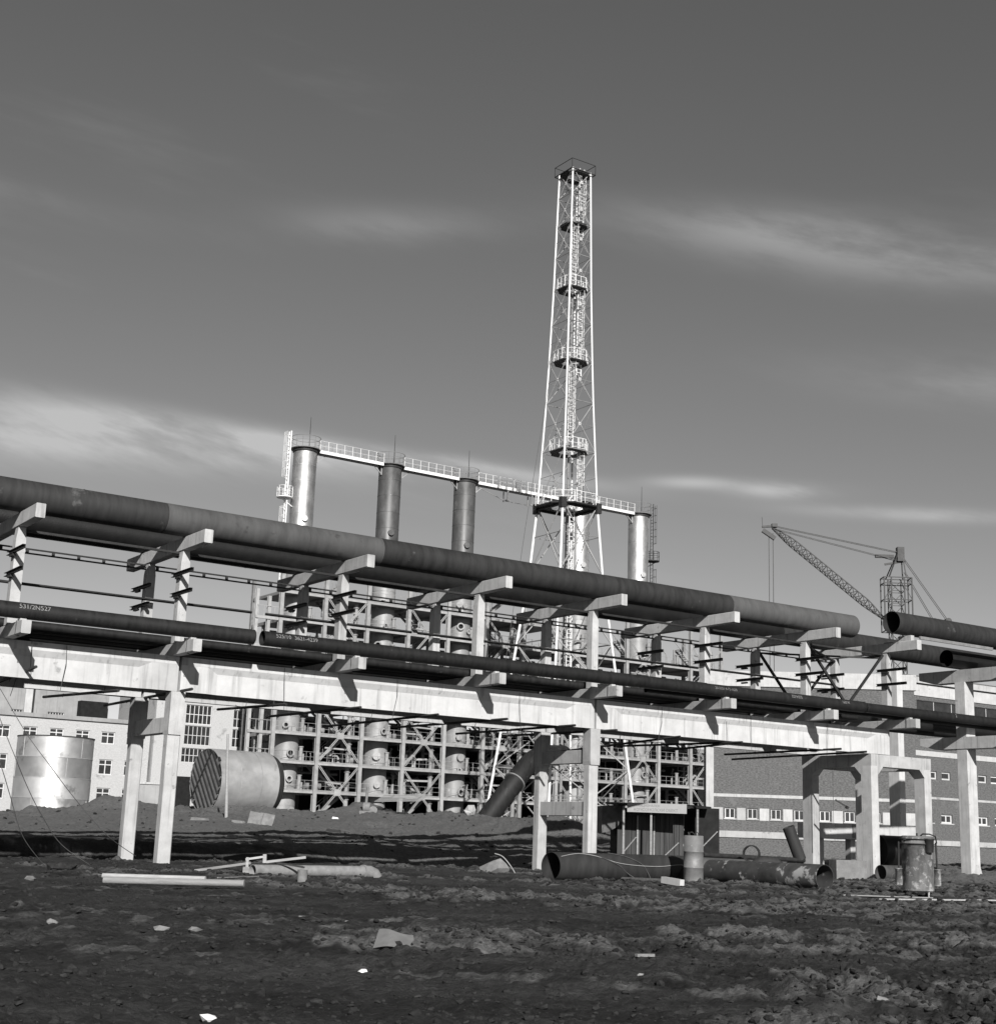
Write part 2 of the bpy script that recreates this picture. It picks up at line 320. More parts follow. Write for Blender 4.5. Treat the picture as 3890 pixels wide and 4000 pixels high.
def gz(X, Y, detail=True):
    X = np.asarray(X, float); Y = np.asarray(Y, float)
    s = (X - A0.x) * T.x + (Y - A0.y) * T.y; n = (X - A0.x) * N.x + (Y - A0.y) * N.y
    ws = sst(25, 18, s)
    t = sst(66, 110, Y)
    P = 2.65 - 2.25 * sst(5, 16, X) - .75 * sst(-24, -30, X)
    wob = 2.2 * (fbm(s * .16, n * .16, 3, 40) - .5)
    nn = n + wob
    z = P * t + ws * (-1.0 * (sst(5.2, 8.5, nn) - sst(12.6, 17, nn)) + .60 * sst(13, 17.5, nn) * (1 - t))
    for mx, my, sx_, sy_, h in MOUNDS: z = z + h * np.exp(-((X - mx) / sx_) ** 2 - ((Y - my) / sy_) ** 2)
    fade = sst(900, 200, Y) * sst(3, 8, np.hypot(X, Y))
    z = z + fade * (.16 * (fbm(X * .14, Y * .14, 3, 1) - .5) + (.10 + .45 * t) * (fbm(X * .5, Y * .5, 4, 2) - .5))
    for (a, b, c) in RUTS:
        d = Y - (a + b * X + c * X * X)
        for o_ in (-.8, .8):
            dd = (d - o_) / sqrt(1 + b * b); w = fade * sst(48, 40, Y) * (.6 + .8 * (fbm(X * .6, Y * .6, 2, 61) - .3))
            z = z + w * (-.10 * np.exp(-(dd / .2) ** 2) + .07 * np.exp(-((np.abs(dd) - .38) / .16) ** 2))
    if detail:
        r = rough_mask(X, Y)
        c = fbm(X * 2.2, Y * 2.2, 5, 9, .6)
        z = z + fade * (.14 + .34 * r) * (c - .45) + fade * .085 * (fbm(X * 7, Y * 7, 3, 77, .6) - .5) * sst(45, 20, Y) + fade * .05 * (fbm(X * .5, Y * 3.0, 3, 13) - .5) * sst(60, 30, Y)
        z = z + fade * t * (.46 * (fbm(X * 1.1, Y * 1.1, 4, 51, .6) - .5) + .26 * np.abs(fbm(X * 2.6, Y * 2.6, 3, 52) - .5))
        z = z + fade * .10 * r * np.abs(fbm(X * 6, Y * 6, 3, 21) - .5) * sst(80, 40, Y)
    return z
def gh(x, y): return float(gz(np.array([x]), np.array([y]))[0])
def ongr(x, y, k=6):
    """the point of the ground that shows at photograph pixel (x, y)"""
    z = 0.0
    for _ in range(k * 3):
        p = onz(x, y, min(z, 1.2)); z = .5 * z + .5 * gh(p.x, p.y)
    return onz(x, y, min(z, 1.2))
def build_ground():
    ang = np.concatenate([np.linspace(-180, -30, 46)[:-1], np.linspace(-30, -21, 16)[:-1], np.linspace(-21, 21, 720), np.linspace(21, 30, 16)[1:], np.linspace(30, 180, 46)[1:-1]])
    ang = np.radians(ang); rad = [0.6, 2, 4, 6, 7.5]
    while rad[-1] < 150: rad.append(rad[-1] * 1.0076)
    while rad[-1] < 9000: rad.append(rad[-1] * 1.09)
    rad = np.array(rad); na = len(ang); nr = len(rad)
    Rg, Ag = np.meshgrid(rad, ang, indexing='ij'); X = (Rg * np.sin(Ag)).ravel(); Y = (Rg * np.cos(Ag)).ravel()
    Z = gz(X, Y)
    dry = rough_mask(X, Y) * sst(.42, .62, fbm(X * 2.2, Y * 2.2, 5, 9, .6)) + 1.0 * sst(66, 76, Y) + .25 * sst(.5, .68, fbm(X * .8, Y * 1.6, 4, 33))
    wr = np.zeros_like(X)
    for (a_, b_, c_) in RUTS:
        d_ = Y - (a_ + b_ * X + c_ * X * X); brk = sst(.34, .55, fbm(X * .7, Y * .7, 3, 88))
        for o_ in (-.8, .8):
            dd = (d_ - o_) / sqrt(1 + b_ * b_); wr = np.maximum(wr, np.exp(-(dd / .26) ** 2) * brk); dry = dry + .75 * np.exp(-((np.abs(dd) - .45) / .2) ** 2) * brk * sst(.4, .6, fbm(X * 3, Y * 3, 3, 90))
    wr = np.clip(wr, 0, 1) * sst(48, 38, Y)
    v = np.stack([X, Y, Z], 1).astype(np.float32)
    i = np.arange(nr - 1)[:, None] * na; j = np.arange(na)[None, :]; j2 = (j + 1) % na
    q = np.stack([i + j, i + j2, i + na + j2, i + na + j], -1).reshape(-1, 4)[:, ::-1]
    me = bpy.data.meshes.new('ground')
    me.vertices.add(len(v)); me.vertices.foreach_set('co', v.ravel())
    me.loops.add(q.size); me.loops.foreach_set('vertex_index', q.ravel().astype(np.int32))
    me.polygons.add(len(q)); me.polygons.foreach_set('loop_start', np.arange(0, q.size, 4, dtype=np.int32)); me.polygons.foreach_set('loop_total', np.full(len(q), 4, np.int32))
    me.polygons.foreach_set('use_smooth', np.ones(len(q), bool))
    at = me.attributes.new('dry', 'FLOAT', 'POINT'); at.data.foreach_set('value', np.clip(dry, 0, 1).astype(np.float32))
    at = me.attributes.new('wet_rut', 'FLOAT', 'POINT'); at.data.foreach_set('value', wr.astype(np.float32))
    me.update(calc_edges=True)
    mt = bpy.data.materials.new('churned_soil'); mt.use_nodes = True; t = mt.node_tree; b = t.nodes['Principled BSDF']
    tcn = nd(t, 'ShaderNodeTexCoord'); a = nd(t, 'ShaderNodeAttribute', attribute_name='dry')
    def nz(sc, det, mapscale=(1, 1, 1), r=.62):
        mp = nd(t, 'ShaderNodeMapping'); mp.inputs['Scale'].default_value = mapscale; lk(t, tcn.outputs['Object'], mp.inputs[0])
        q = nd(t, 'ShaderNodeTexNoise'); q.inputs['Scale'].default_value = sc; q.inputs['Detail'].default_value = det; q.inputs['Roughness'].default_value = r; lk(t, mp.outputs[0], q.inputs['Vector']); return q.outputs[0]
    n1 = nz(5, 9, r=.80); n2 = nz(.9, 6, (1, 1.8, 1)); n3 = nz(26, 5)
    dark = mth(t, 'ADD', .001, mth(t, 'MULTIPLY', mth(t, 'POWER', n1, 1.6), .115))
    pale = mth(t, 'ADD', .002, mth(t, 'MULTIPLY', mth(t, 'POWER', n1, 1.5), .31))
    k = nd(t, 'ShaderNodeMapRange', interpolation_type='SMOOTHSTEP'); k.inputs[1].default_value = .30; k.inputs[2].default_value = .85
    lk(t, mth(t, 'ADD', mth(t, 'MULTIPLY', a.outputs['Fac'], .8), mth(t, 'MULTIPLY', mth(t, 'SUBTRACT', n2, .42), 1.1)), k.inputs[0])
    wet = nd(t, 'ShaderNodeMapRange'); wet.inputs[1].default_value = .36; wet.inputs[2].default_value = .64; wet.inputs[3].default_value = .42; wet.inputs[4].default_value = 1.25
    lk(t, nz(.33, 7, (.8, 1.5, 1), .66), wet.inputs[0]); a2 = nd(t, 'ShaderNodeAttribute', attribute_name='wet_rut'); dark = mth(t, 'MULTIPLY', mth(t, 'MULTIPLY', dark, wet.outputs[0]), mth(t, 'SUBTRACT', 1.0, mth(t, 'MULTIPLY', a2.outputs['Fac'], .6)))
    val = mth(t, 'ADD', mth(t, 'MULTIPLY', dark, mth(t, 'SUBTRACT', 1.0, k.outputs[0])), mth(t, 'MULTIPLY', pale, k.outputs[0]))
    cc = nd(t, 'ShaderNodeCombineColor')
    for i in range(3): lk(t, val, cc.inputs[i])
    lk(t, cc.outputs[0], b.inputs['Base Color']); b.inputs['Roughness'].default_value = .95; b.inputs['Specular IOR Level'].default_value = .15
    bp = nd(t, 'ShaderNodeBump'); bp.inputs['Strength'].default_value = 1.0; bp.inputs['Distance'].default_value = .09
    vo = nd(t, 'ShaderNodeTexVoronoi'); vo.inputs['Scale'].default_value = 11.0; lk(t, tcn.outputs['Object'], vo.inputs['Vector'])
    lk(t, mth(t, 'ADD', mth(t, 'ADD', mth(t, 'MULTIPLY', n1, .8), mth(t, 'MULTIPLY', n3, .4)), mth(t, 'MULTIPLY', vo.outputs['Distance'], -.35)), bp.inputs['Height']); lk(t, bp.outputs[0], b.inputs['Normal'])
    me.materials.append(mt); M['soil'] = mt
    struct(link('ground', me))
build_ground()
M['clod'] = gmat('soil_clods', .010, .045, 9, .95, bump=.5, bscale=25, spec=.1)
mb = MB(); q = random.Random(3)
cy = 8.5 * (120 / 8.5) ** rng.random(90000); cx = cy * rng.uniform(-.38, .38, 90000)
pr = np.where(cy < 62, .16 + .6 * rough_mask(cx, cy), np.where(cy > 74, .10, .03))
ok = np.nonzero(rng.random(90000) < pr)[0][:19000]
cx = cx[ok]; cy = cy[ok]; cz = gz(cx, cy)
for i, (x, y, z) in enumerate(zip(cx, cy, cz)):
    rr = (.006 + .028 * q.random() ** 3) * (1 + y / 24)
    mb.rock((x, y, z + rr * .1), rr, q.uniform(.45, .85), i)
o = tag(mb.obj('soil_clods', 'clod'), 'loose dark clods of churned soil across the yard', 'soil'); struct(o, 'stuff')

# ------------------------------------------------------------------ the pipe trestle
SK = [-6.1, -.2, 6.3, 12.6, 18.5, 24.95, 31.4, 37.1]
def bent(s, lowstrut, label):
    t = thing('trestle_bent', label, 'concrete frame', W(s, 0, 0), ANG, 'concrete bents carrying the trestle beams')
    for y0, y1 in ((.03, .45), (3.62, 4.04)):
        leg = MB(); leg.cbox(-.24, .24, y0, y1, -1.0, 4.48, .035).obj('leg', 'concrete', t)
        MB().prism([(-.262, 4.62), (-.245, 4.475), (.245, 4.475), (.262, 4.62), (.262, 5.99), (-.262, 5.99)][::-1], 1, y0 - .06, y1 + .05).obj('leg_head', 'concrete', t)
    MB().cbox(-.17, .17, .50, 3.56, 4.55, 5.12, .02).obj('strut', 'concrete', t)
    if lowstrut: MB().cbox(-.17, .17, .452, 3.615, 2.35, 2.95, .02).obj('strut', 'concrete', t)
    return t
bent(0.0, False, 'pale two-legged concrete bent at the left, beside the shiny tank')
bent(18.75, True, 'pale two-legged concrete bent with two struts in the middle of the trestle')
# four-legged anchor tower under the right end of the beams
t = thing('anchor_tower', 'four-legged white concrete tower under the right end of the trestle beams', 'concrete frame', W(36.15, 0, 0))
for x in (0, 3.92):
    for y in (0.02, 3.95):
        MB().cbox(x - .25, x + .25, y, y + .70, -1.2, 5.42, .03).obj('leg', 'concrete', t)
    MB().prism([(.72, 5.42), (.72, 5.0), (1.1, 5.38), (3.57, 5.38), (3.95, 5.0), (3.95, 5.42), (4.66, 5.42), (4.66, 5.985), (.02, 5.985), (.02, 5.42)][::-1], 0, x - .247, x + .247).obj('crossbeam', 'concrete', t)
for y in (.03, 3.96):
    MB().prism([(.25, 5.98), (.25, 5.0), (.62, 5.40), (3.30, 5.40), (3.67, 5.0), (3.67, 5.98)], 1, y, y + .66).obj('edge_beam', 'concrete', t)
# single-column bent at the right edge
t = thing('trestle_column', 'single thick concrete column with two cross arms at the right edge', 'concrete frame', W(42.75, 0, 0))
MB().cbox(-.36, .36, -.62, .04, -1.2, 10.05, .03).obj('leg', 'concrete', t)
MB().prism([(.36, .9), (.95, -.8), (.95, -1.2), (.36, -1.2)][::-1], 1, -.55, -.03).obj('foot', 'concrete', t)
for z0, z1 in ((10.053, 10.70), (6.62, 7.22)):
    MB().prism([(-3.1, z0 + .25), (-3.1, z1), (2.35, z1), (2.35, z0 + .25), (1.4, z0), (-2.2, z0)], 0, -.32 if z0 > 9 else -.40, .32 if z0 > 9 else .40).obj('cross_arm', 'concrete', t)
# longitudinal precast beams
def beam(s0, s1, n0, label):
    L = s1 - s0
    t = thing('trestle_beam', label, 'concrete beam', W(s0, n0, 6.0), ANG, 'long precast beams of the trestle')
    prof = [(.12, 0), (.12, .74), (.0, .96), (.0, 1.235), (.55, 1.235), (.55, .96), (.43, .74), (.43, 0)][::-1]
    MB().prism(prof, 0, 0.003, L - .003).obj('web', 'concrete_white', t)
    for a, b, c in ((0, 1.0, 1.5), (L, L - 1.0, L - 1.5)):
        e = MB(); v = []
        for x, y in ((a, .005), (b, .005), (c, .14)): v.append((x, y))
        for x, y in ((c, .41), (b, .545), (a, .545)): v.append((x, y))
        if a > b: v = v[::-1]
        e.prism(v, 2, 0.0, 1.10).obj('end_block', 'concrete_white', t)
    for k in range(3):
        x = L * (.22 + .28 * k) + random.uniform(-.6, .6)
        MB().path([(x, -.02, 1.22), (x + .03, -.03, .6), (x + random.uniform(-.2, .2), .06, -.35)], .011, 4).obj('tie_wire', 'rope', t)
    return t
XE = [(-18.8, -.05), (.05, 18.70), (18.80, 37.25)]
LB = ['leftmost front beam, cut by the left edge of the picture', 'front beam in the middle span, over the striped tank', 'bright front beam on the right, over the brick wall']
LR = ['rear beam on the left, seen under the leftmost front beam', 'rear beam seen under the middle front beam', 'rear beam seen under the right front beam']
for (a, b), l1, l2 in zip(XE, LB, LR):
    beam(a, b, 0, 'long pale concrete ' + l1); beam(a, b, 3.56, 'long pale concrete ' + l2)

# rack frames standing on the beams
def channel(p, L, mb, h=.13):
    x, y, z = p
    mb.box(x - .05, x + .05, y, y + L, z + h - .015, z + h); mb.box(x - .05, x + .05, y, y + L, z, z + .015); mb.box(x + .036, x + .05, y + .001, y + L - .001, z + .015, z + h - .015)
    return mb
FLAB = ['cut by the left edge', 'above the left concrete bent', 'over the striped tank', 'over the steel plant frame', 'above the middle concrete bent', 'just right of the lattice tower', 'before the end of the big pipe', 'at the right end of the beams']
def rack(k, s):
    t = thing('rack_frame', 'concrete rack frame, ' + ORD[k] + ' from the left, ' + FLAB[k], 'concrete frame', W(s, 0, 7.24), ANG, 'concrete rack frames on the trestle')
    MB().cbox(-.16, .16, -1.92, 5.5, .003, .44, .02).obj('lower_crossbeam', 'concrete', t)
    MB().cbox(-.16, .16, -2.15, 5.6, 3.81, 4.29, .02).obj('upper_crossbeam', 'concrete', t)
    for y in (-.2, 3.2):
        MB().prism([(-.17, .443), (.17, .443), (.17, 3.35), (.12, 3.805), (-.12, 3.805), (-.17, 3.35)], 1, y, y + .36).obj('post', 'concrete', t)
    fb = k in (0, 1, 2, 5, 6, 7); rb = k in (0, 1, 2, 5, 6, 7)
    for on, y0 in ((fb, -1.45), (rb, 2.62)):
        if not on: continue
        for z in (2.14, 2.86):
            b = channel((-.222, y0 + random.uniform(-.05, .05), z + random.uniform(-.02, .02)), 1.9, MB()).obj('bracket', 'iron', t)
            MB().box(-.27, -.17, y0 + 1.1, y0 + 1.5, z - .10, z - .025).obj('bracket_clip', 'iron', t)
    MB().box(-.10, .10, -1.52, -1.20, .442, .525).obj('pipe_saddle', 'concrete', t)
    MB().box(-.14, .14, 3.75, 4.25, 4.292, 4.33).obj('pipe_saddle', 'iron', t)
    MB().box(-.14, .14, -.55, -.05, 4.292, 4.32).obj('pipe_saddle', 'iron', t)
    if k == 7:
        for x in (-.12,): MB().box(x, x + .24, -1.75, -.95, 4.293, 4.56).obj('pipe_saddle', 'concrete', t)
    for y in (-1.5,):
        MB().path([(-.175, -1.35, .46), (-.178, -1.36, .2), (-.176, -1.33, -.02), (-.02, -1.3, -.03)], .014, 4).obj('tie_wire', 'rope', t)
    return t
for k, s in enumerate(SK): rack(k, s)

# pipes ----------------------------------------------------------------------
def pipe(name, label, s0, s1, n, z, r, mat, group=None, t=.012, seg=36, welds=(), dz=0.0, open_=True, cat='pipe', sag=0.0):
    mb = MB(); L = s1 - s0
    if open_: mb.hollow((0, 0, 0), (L, 0, dz), r, t, seg, 1)
    else: mb.tube((0, 0, 0), (L, 0, dz), r, seg)
    for w in welds: mb.tube((w - s0 - .015, 0, 0), (w - s0 + .015, 0, 0), r + .008, seg, caps=True)
    o = mb.obj(name, mat, None, W(s0, n, z), ANG)
    return tag(o, label, cat, group)
def lettering(po, txt, x, r, phi, size, mat='paint', flip=False, wid=1.0):
    cu = bpy.data.curves.new('lettering', 'FONT'); cu.body = txt; cu.size = size; cu.resolution_u = 3; cu.align_x = 'CENTER'
    to = bpy.data.objects.new('lettering', cu); COL.objects.link(to)
    bpy.context.view_layer.update(); me = bpy.data.meshes.new_from_object(to.evaluated_get(bpy.context.evaluated_depsgraph_get())); bpy.data.objects.remove(to); bpy.data.curves.remove(cu)
    rr = r + .017
    for v in me.vertices:
        u, w = v.co.x * wid, v.co.y - size * .35
        if flip: u, w = -u, -w
        w += random.uniform(-.012, .012) * size; a = phi + w / rr
        v.co = (x + u, -rr * cos(a), rr * sin(a))
    me.name = 'lettering'; me.materials.clear(); me.materials.append(M[mat])
    return link('lettering', me, po)
jx = [face(x, y, -.3)[0] for x, y in ((640, 2010), (1478, 2140), (2835, 2370))]
BIG = 'big insulated pipe laid along the top of the trestle'
Z1, R1 = 12.085, .555
pipe('top_pipe', 'thick dark stained pipe length on top of the trestle at the left edge', -19, jx[0] - .01, -.3, Z1, R1, gmat('stained_pipe_paint', .016, .032, 1.4, .68, stretch=(4, .8, .6), spots=(.07, .9, .58), spec=.25), BIG, welds=(-9, -4.2))
pipe('top_pipe', 'thick lighter grey pipe length on top of the trestle, left of centre', jx[0], jx[1] - .01, -.3, Z1, R1, 'pipe_mid', BIG, welds=(4.4,))
pipe('top_pipe', 'thick dark grey pipe length on top of the trestle below the lattice tower', jx[1], jx[2] - .01, -.3, Z1, R1 - .004, 'pipe_brown', BIG, welds=(face(2200, 2220, -.3)[0], 11.6, 21.5))
pipe('top_pipe', 'thick pipe length with pale dusty flank at the open right end of the big pipe', jx[2], 34.35, -.3, Z1, R1, gmat('dusty_pipe_paint', .055, .085, 2, .7, spots=(.03, .9, .58), stretch=(2, .6, .6), spec=.25), BIG)
o = pipe('raised_pipe', 'thick dark pipe with open black end, on top of the trestle at right', 36.05, 75, -1.35, 12.38, .55, 'pipe_brown', BIG)
pipe('top_pipe', 'thick black pipe under the raised pipe at the right edge', face(3695, 2540, -.2)[0], 78, -.2, 11.22, .44, 'pipe_black', BIG)  # black carries the shadow under the raised pipe
pipe('top_pipe', 'short thick pipe lying behind the raised pipe at the right edge', face(3836, 2430, .2)[0], 80, .2, 12.72, .46, 'pipe_brown', BIG)
pipe('rear_pipe', 'thick pipe, black for shade, on the rear side of the trestle, under and behind the big pipe', -19, 33.5, 4.0, 12.12, .565, 'pipe_black', BIG, welds=(-4, 4, 12, 20, 28))  # black stands in for the front pipe's shadow on this length
pipe('rear_pipe', 'thick dark pipe showing past the open end of the big pipe, rear of trestle', 33.52, 74, 4.0, 12.12, .565, 'pipe_brown', BIG, welds=(36, 44))
# marked pipe on the lower deck
MZ, MR, MN = 8.035, .27, -1.36
G2 = 'chalk-marked pipe lengths on the lower deck'
a = face(990, 2485, MN)[0]; b = face(1024, 2490, MN)[0]; c = face(2757, 2695, MN)[0]; d = face(3372, 2760, MN)[0]
o = pipe('marked_pipe', 'dark pipe length with white chalk number at the left edge, lower deck', -17, a, MN, MZ, MR, 'pipe_dark', G2)
lettering(o, '531/2N527', face(130, 2365, MN)[0] + 17, MR, .45, .24, wid=.95)
o = pipe('marked_pipe', 'long dark pipe with open left end and chalk marking, middle of lower deck', b, c - .015, MN, MZ, MR, 'pipe_dark', G2, welds=((b + c) / 2,))
lettering(o, '525/10  3621-4239', face(1148, 2505, MN)[0] - b, MR, .42, .22, wid=1.0)
o = pipe('marked_pipe', 'dark pipe length with two upside-down chalk markings, right part of lower deck', c, d, MN, MZ - .01, MR - .006, 'pipe_dark', G2)
lettering(o, '20-3151 4-75-1620', face(2820, 2700, MN)[0] - c, MR, .3, .17, 'paint_faint')
lettering(o, '553H-522', face(3097, 2722, MN)[0] - c, MR, .35, .20, flip=True, wid=.85)
lettering(o, '34-3291', face(3288, 2740, MN)[0] - c, MR, .35, .19, flip=True, wid=.8)
o = pipe('marked_pipe', 'thinner dark pipe with a painted number two, running to the right edge', d + .02, 72, MN - .05, MZ - .03, .235, 'pipe_dark', G2)
lettering(o, '2', face(3716, 2797, MN)[0] - d, .235, .35, .22)
# pipes on the lower deck, coloured near black to carry its shade
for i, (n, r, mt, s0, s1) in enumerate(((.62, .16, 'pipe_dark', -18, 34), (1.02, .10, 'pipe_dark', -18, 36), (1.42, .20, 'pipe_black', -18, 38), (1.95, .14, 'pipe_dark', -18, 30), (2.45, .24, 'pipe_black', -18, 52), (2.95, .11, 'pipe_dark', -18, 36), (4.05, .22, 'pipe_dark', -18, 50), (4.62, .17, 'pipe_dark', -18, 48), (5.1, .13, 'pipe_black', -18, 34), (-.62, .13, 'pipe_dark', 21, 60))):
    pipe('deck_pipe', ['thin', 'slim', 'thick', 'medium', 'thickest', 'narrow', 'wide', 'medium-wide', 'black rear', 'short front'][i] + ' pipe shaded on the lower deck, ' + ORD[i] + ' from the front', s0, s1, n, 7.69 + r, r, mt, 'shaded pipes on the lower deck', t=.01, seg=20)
# thin lines on the rear brackets and between the posts
for a, b, lab in ((-18, 3.9, 'left'), (4.5, 11.2, 'middle-left'), (11.5, 27.2, 'middle'), (27.6, 36.5, 'right')):
    pipe('thin_pipe', 'thin dark pipe on the rear brackets of the rack, ' + lab + ' length', a, b, 2.95, 9.62, .055, 'iron', 'thin pipes on the rear brackets', seg=10, open_=False)
for k in range(7):
    s0, s1 = SK[k] + .18, SK[k + 1] - .18
    g = MB(); g.box(0, s1 - s0, -.05, .05, .0, .012); g.box(0, s1 - s0, .04, .052, .012, .10)
    tag(g.obj('tie_angle', 'iron', None, W(s0, .02, 10.93), ANG), 'dark steel angle between front posts, ' + ORD[k] + ' span from the left', 'steel tie', 'steel ties between front posts')
    g = MB()
    for z in (0, .16): g.box(0, s1 - s0, -.04, .04, z, z + .05)
    x = .05
    while x < s1 - s0: g.box(x, x + .10, -.035, .035, .05, .16); x += .95
    tag(g.obj('laced_tie', 'iron', None, W(s0, 3.38, 10.80), ANG), 'laced double steel tie between rear posts, ' + ORD[k] + ' span from the left', 'steel tie', 'laced ties between rear posts')
# V bracing between the last two frames
for nn, lab in ((-.02, 'front'), (3.38, 'rear')):
    mid = (SK[6] + SK[7]) / 2; L = SK[7] - SK[6]
    t = thing('v_brace', 'dark steel V brace between the last two ' + lab + ' posts at right', 'steel brace', W(mid, nn, 8.2))
    for sg in (-1, 1):
        MB().bar((0, 0, 0), (sg * (L / 2 - .2), 0, 2.75), .13, .05, (0, 1, 0)).obj('arm', 'iron', t)
        MB().bar((0, .07, 0), (sg * (L / 2 - .2), .07, 2.75), .03, .10, (0, 1, 0)).obj('arm_flange', 'iron', t)
    MB().box(-.25, .25, -.06, .12, -.16, .06).obj('gusset', 'iron', t)
t = thing('plan_brace', 'dark steel diagonal brace lying under the last upper crossbeams at right', 'steel brace', W(34.3, 1.6, 10.9))
MB().bar((-2.8, -1.5, 0), (2.7, 1.7, 0), .12, .08).obj('arm', 'iron', t); MB().bar((-2.8, 1.7, -.1), (2.7, -1.5, -.1), .12, .08).obj('arm', 'iron', t)
tag(MB().box(0, 5.6, -.05, .05, 0, .15).obj('steel_channel', 'dim_steel', None, W(37.4, -1.95, 11.62), ANG), 'pale steel channel beneath the raised pipe at right', 'steel channel')

# poles slung under the beams on wires
PO = [((0, 2663), (141, 2605)), ((170, 2723), (463, 2698)), ((408, 2756), (750, 2692)), ((850, 2772), (1118, 2752)), ((1042, 2800), (1409, 2764)), ((1262, 2839), (1711, 2792)), ((1543, 2842), (1981, 2809)), ((1782, 2867), (2246, 2834)),
      ((1984, 2874), (2409, 2853)), ((2194, 2936), (2656, 2878)), ((2422, 2915), (2898, 2900)), ((2593, 2933), (2899, 2900)), ((2830, 2948), (3285, 2926)), ((2859, 2967), (3384, 2937))]
for i, (rear, front) in enumerate(PO):
    s, z = face(*front, -1.0); n2, z2 = side(*rear, s)
    p = Vector((0, -1.0, z)); q = Vector((0, n2, z2))
    t = thing('hanging_pole', 'dark pole slung under the trestle beam on wires, ' + ORD[i] + ' from the left', 'pole', W(s, 0, 0), ANG, 'poles slung under the trestle')
    MB().tube(p, q, .052, 10).obj('pole', 'iron', t)
    for f in (.18, .72):
        c = p.lerp(q, f)
        MB().path([(.0, c.y, c.z - .07), (.05, c.y + .03, (c.z + 6.1) / 2), (.02, c.y + .1, 7.25 if f < .4 else 6.02)], .012, 4).obj('hanger_wire', 'rope', t)

# ------------------------------------------------------------------ process plant behind the trestle (parallel to it)
NP = 83.53; ZB = 2.2; FZ = [8.21 - 2.85 + 2.853 * i for i in range(8)]; BAY = 5.02
PS = [43.04 + BAY * i for i in range(13)]
plant = thing('plant_frame', 'tall white steel plant frame with many railed floors behind the trestle', 'steel frame', W(PS[0], NP, ZB))
def pl(z): return z - ZB
FT = FZ[-1] + 1.9
def hcol(w, d, h):
    m = MB(); m.box(-w / 2, w / 2, -d / 2, -d / 2 + .03, 0, h); m.box(-w / 2, w / 2, d / 2 - .03, d / 2, 0, h); m.box(-w / 2 + .04, w / 2 - .04, -d / 2 + .03, d / 2 - .03, 0, h); return m
colm = hcol(.40, .42, FT - ZB).mesh('post', 'white_steel'); colb = hcol(.34, .42, FT - ZB).mesh('post', 'dim_steel')
for i, s in enumerate(PS):
    link('post', colm, plant, (s - PS[0], 0, 0)); link('post', colb, plant, (s - PS[0], 7.0, 0))
link('post', hcol(.34, .34, 25.2 - ZB).mesh('post', 'white_steel'), plant, (-2.6, .2, 0)); link('post', hcol(.34, .34, 24.6 - ZB).mesh('post', 'white_steel'), plant, (-1.25, .2, 0))
fasc = MB().box(.22, BAY - .22, -.14, .06, -.22, 0).mesh('edge_beam', 'white_steel')
plate = MB().box(.0, BAY, .065, 6.9, -.10, -.004).mesh('floor_plate', 'floor_steel')
beamb = MB().box(-.10, .10, .25, 6.75, -.36, -.105).mesh('cross_girder', 'dim_steel')
rl = MB()
for z in (.55, 1.05): rl.bar((.25, -.10, z), (BAY - .25, -.10, z), .028)
for k in range(6): rl.bar((.3 + k * (BAY - .6) / 5, -.10, .0), (.3 + k * (BAY - .6) / 5, -.10, 1.05), .032)
rl.bar((.25, -.10, .08), (BAY - .25, -.10, .08), .03, .12)
rail = rl.mesh('railing', 'rail_steel')
brc = [MB(), MB()]
for j, sg in enumerate((1, -1)):
    for dx in (-.10, .10):
        brc[j].bar((BAY / 2 - sg * (BAY / 2 - .25) + dx, -.16 - .02 * j, -2.6), (BAY / 2 + sg * (BAY / 2 - .25) + dx, -.16 - .02 * j, 2.6), .075, .05, (0, 1, 0))
bm = [b.mesh('brace', 'white_steel') for b in brc]

gus = MB().box(BAY / 2 - .38, BAY / 2 + .38, -.23, -.2, -.34, .30).mesh('gusset', 'white_steel')
st = MB()
for y in (2.0, 2.9): st.bar((.7, y, .05), (BAY - .9, y, 2.80), .07, .26)
for k in range(13): st.box(.7 + k * .262, .95 + k * .262, 2.05, 2.85, .14 + k * .212, .17 + k * .212)
for y in (2.0, 2.9): st.bar((.7, y, 1.05), (BAY - .9, y, 3.8), .05)
for k in range(4):
    for y in (2.0, 2.9): st.bar((.8 + k * .9, y, .15 + k * .73), (.8 + k * .9, y, 1.1 + k * .73), .04)
stair = st.mesh('stair_flight', 'rail_steel')
st2 = MB()
for v in st.v: st2.v.append((BAY - v[0], v[1] + 1.2, v[2]))
st2.f = st.f; st2.sm = st.sm; stair2 = st2.mesh('stair_flight', 'rail_steel')
ris = MB(); ris.tube((4.1, .9, -.3), (4.1, .9, 2.55), .24, 14)
for z in (.9, 1.05, 2.1): ris.tube((4.1, .9, z), (4.1, .9, z + .07), .34, 14)
riser = ris.mesh('riser_pipe', 'rail_steel')
ris = MB(); ris.tube((3.75, 1.0, -.1), (3.75, 1.0, 1.5), .20, 12); ris.tube((3.75, 1.0, 1.5), (3.75, 1.0, 1.6), .26, 12); ris.tube((4.2, 1.4, -.1), (4.2, 1.4, .9), .15, 10); ris.tube((3.5, 1.6, -.1), (3.5, 1.6, 1.0), .12, 8)
stub = ris.mesh('pump_stub', 'rail_steel')
mac = MB(); mac.tube((.6, 3.6, .7), (2.4, 3.6, .7), .42, 14); mac.box(.9, 2.1, 3.3, 3.9, -.1, .35); mac.tube((1.5, 3.6, 1.1), (1.5, 3.6, 1.7), .1, 8); mac.tube((2.6, 4.2, -.1), (2.6, 4.2, 2.4), .16, 8); mac.tube((.3, 4.6, -.1), (.3, 4.6, 2.5), .2, 8); mac.tube((.2, 4.4, 2.0), (4.8, 4.4, 2.0), .13, 8)
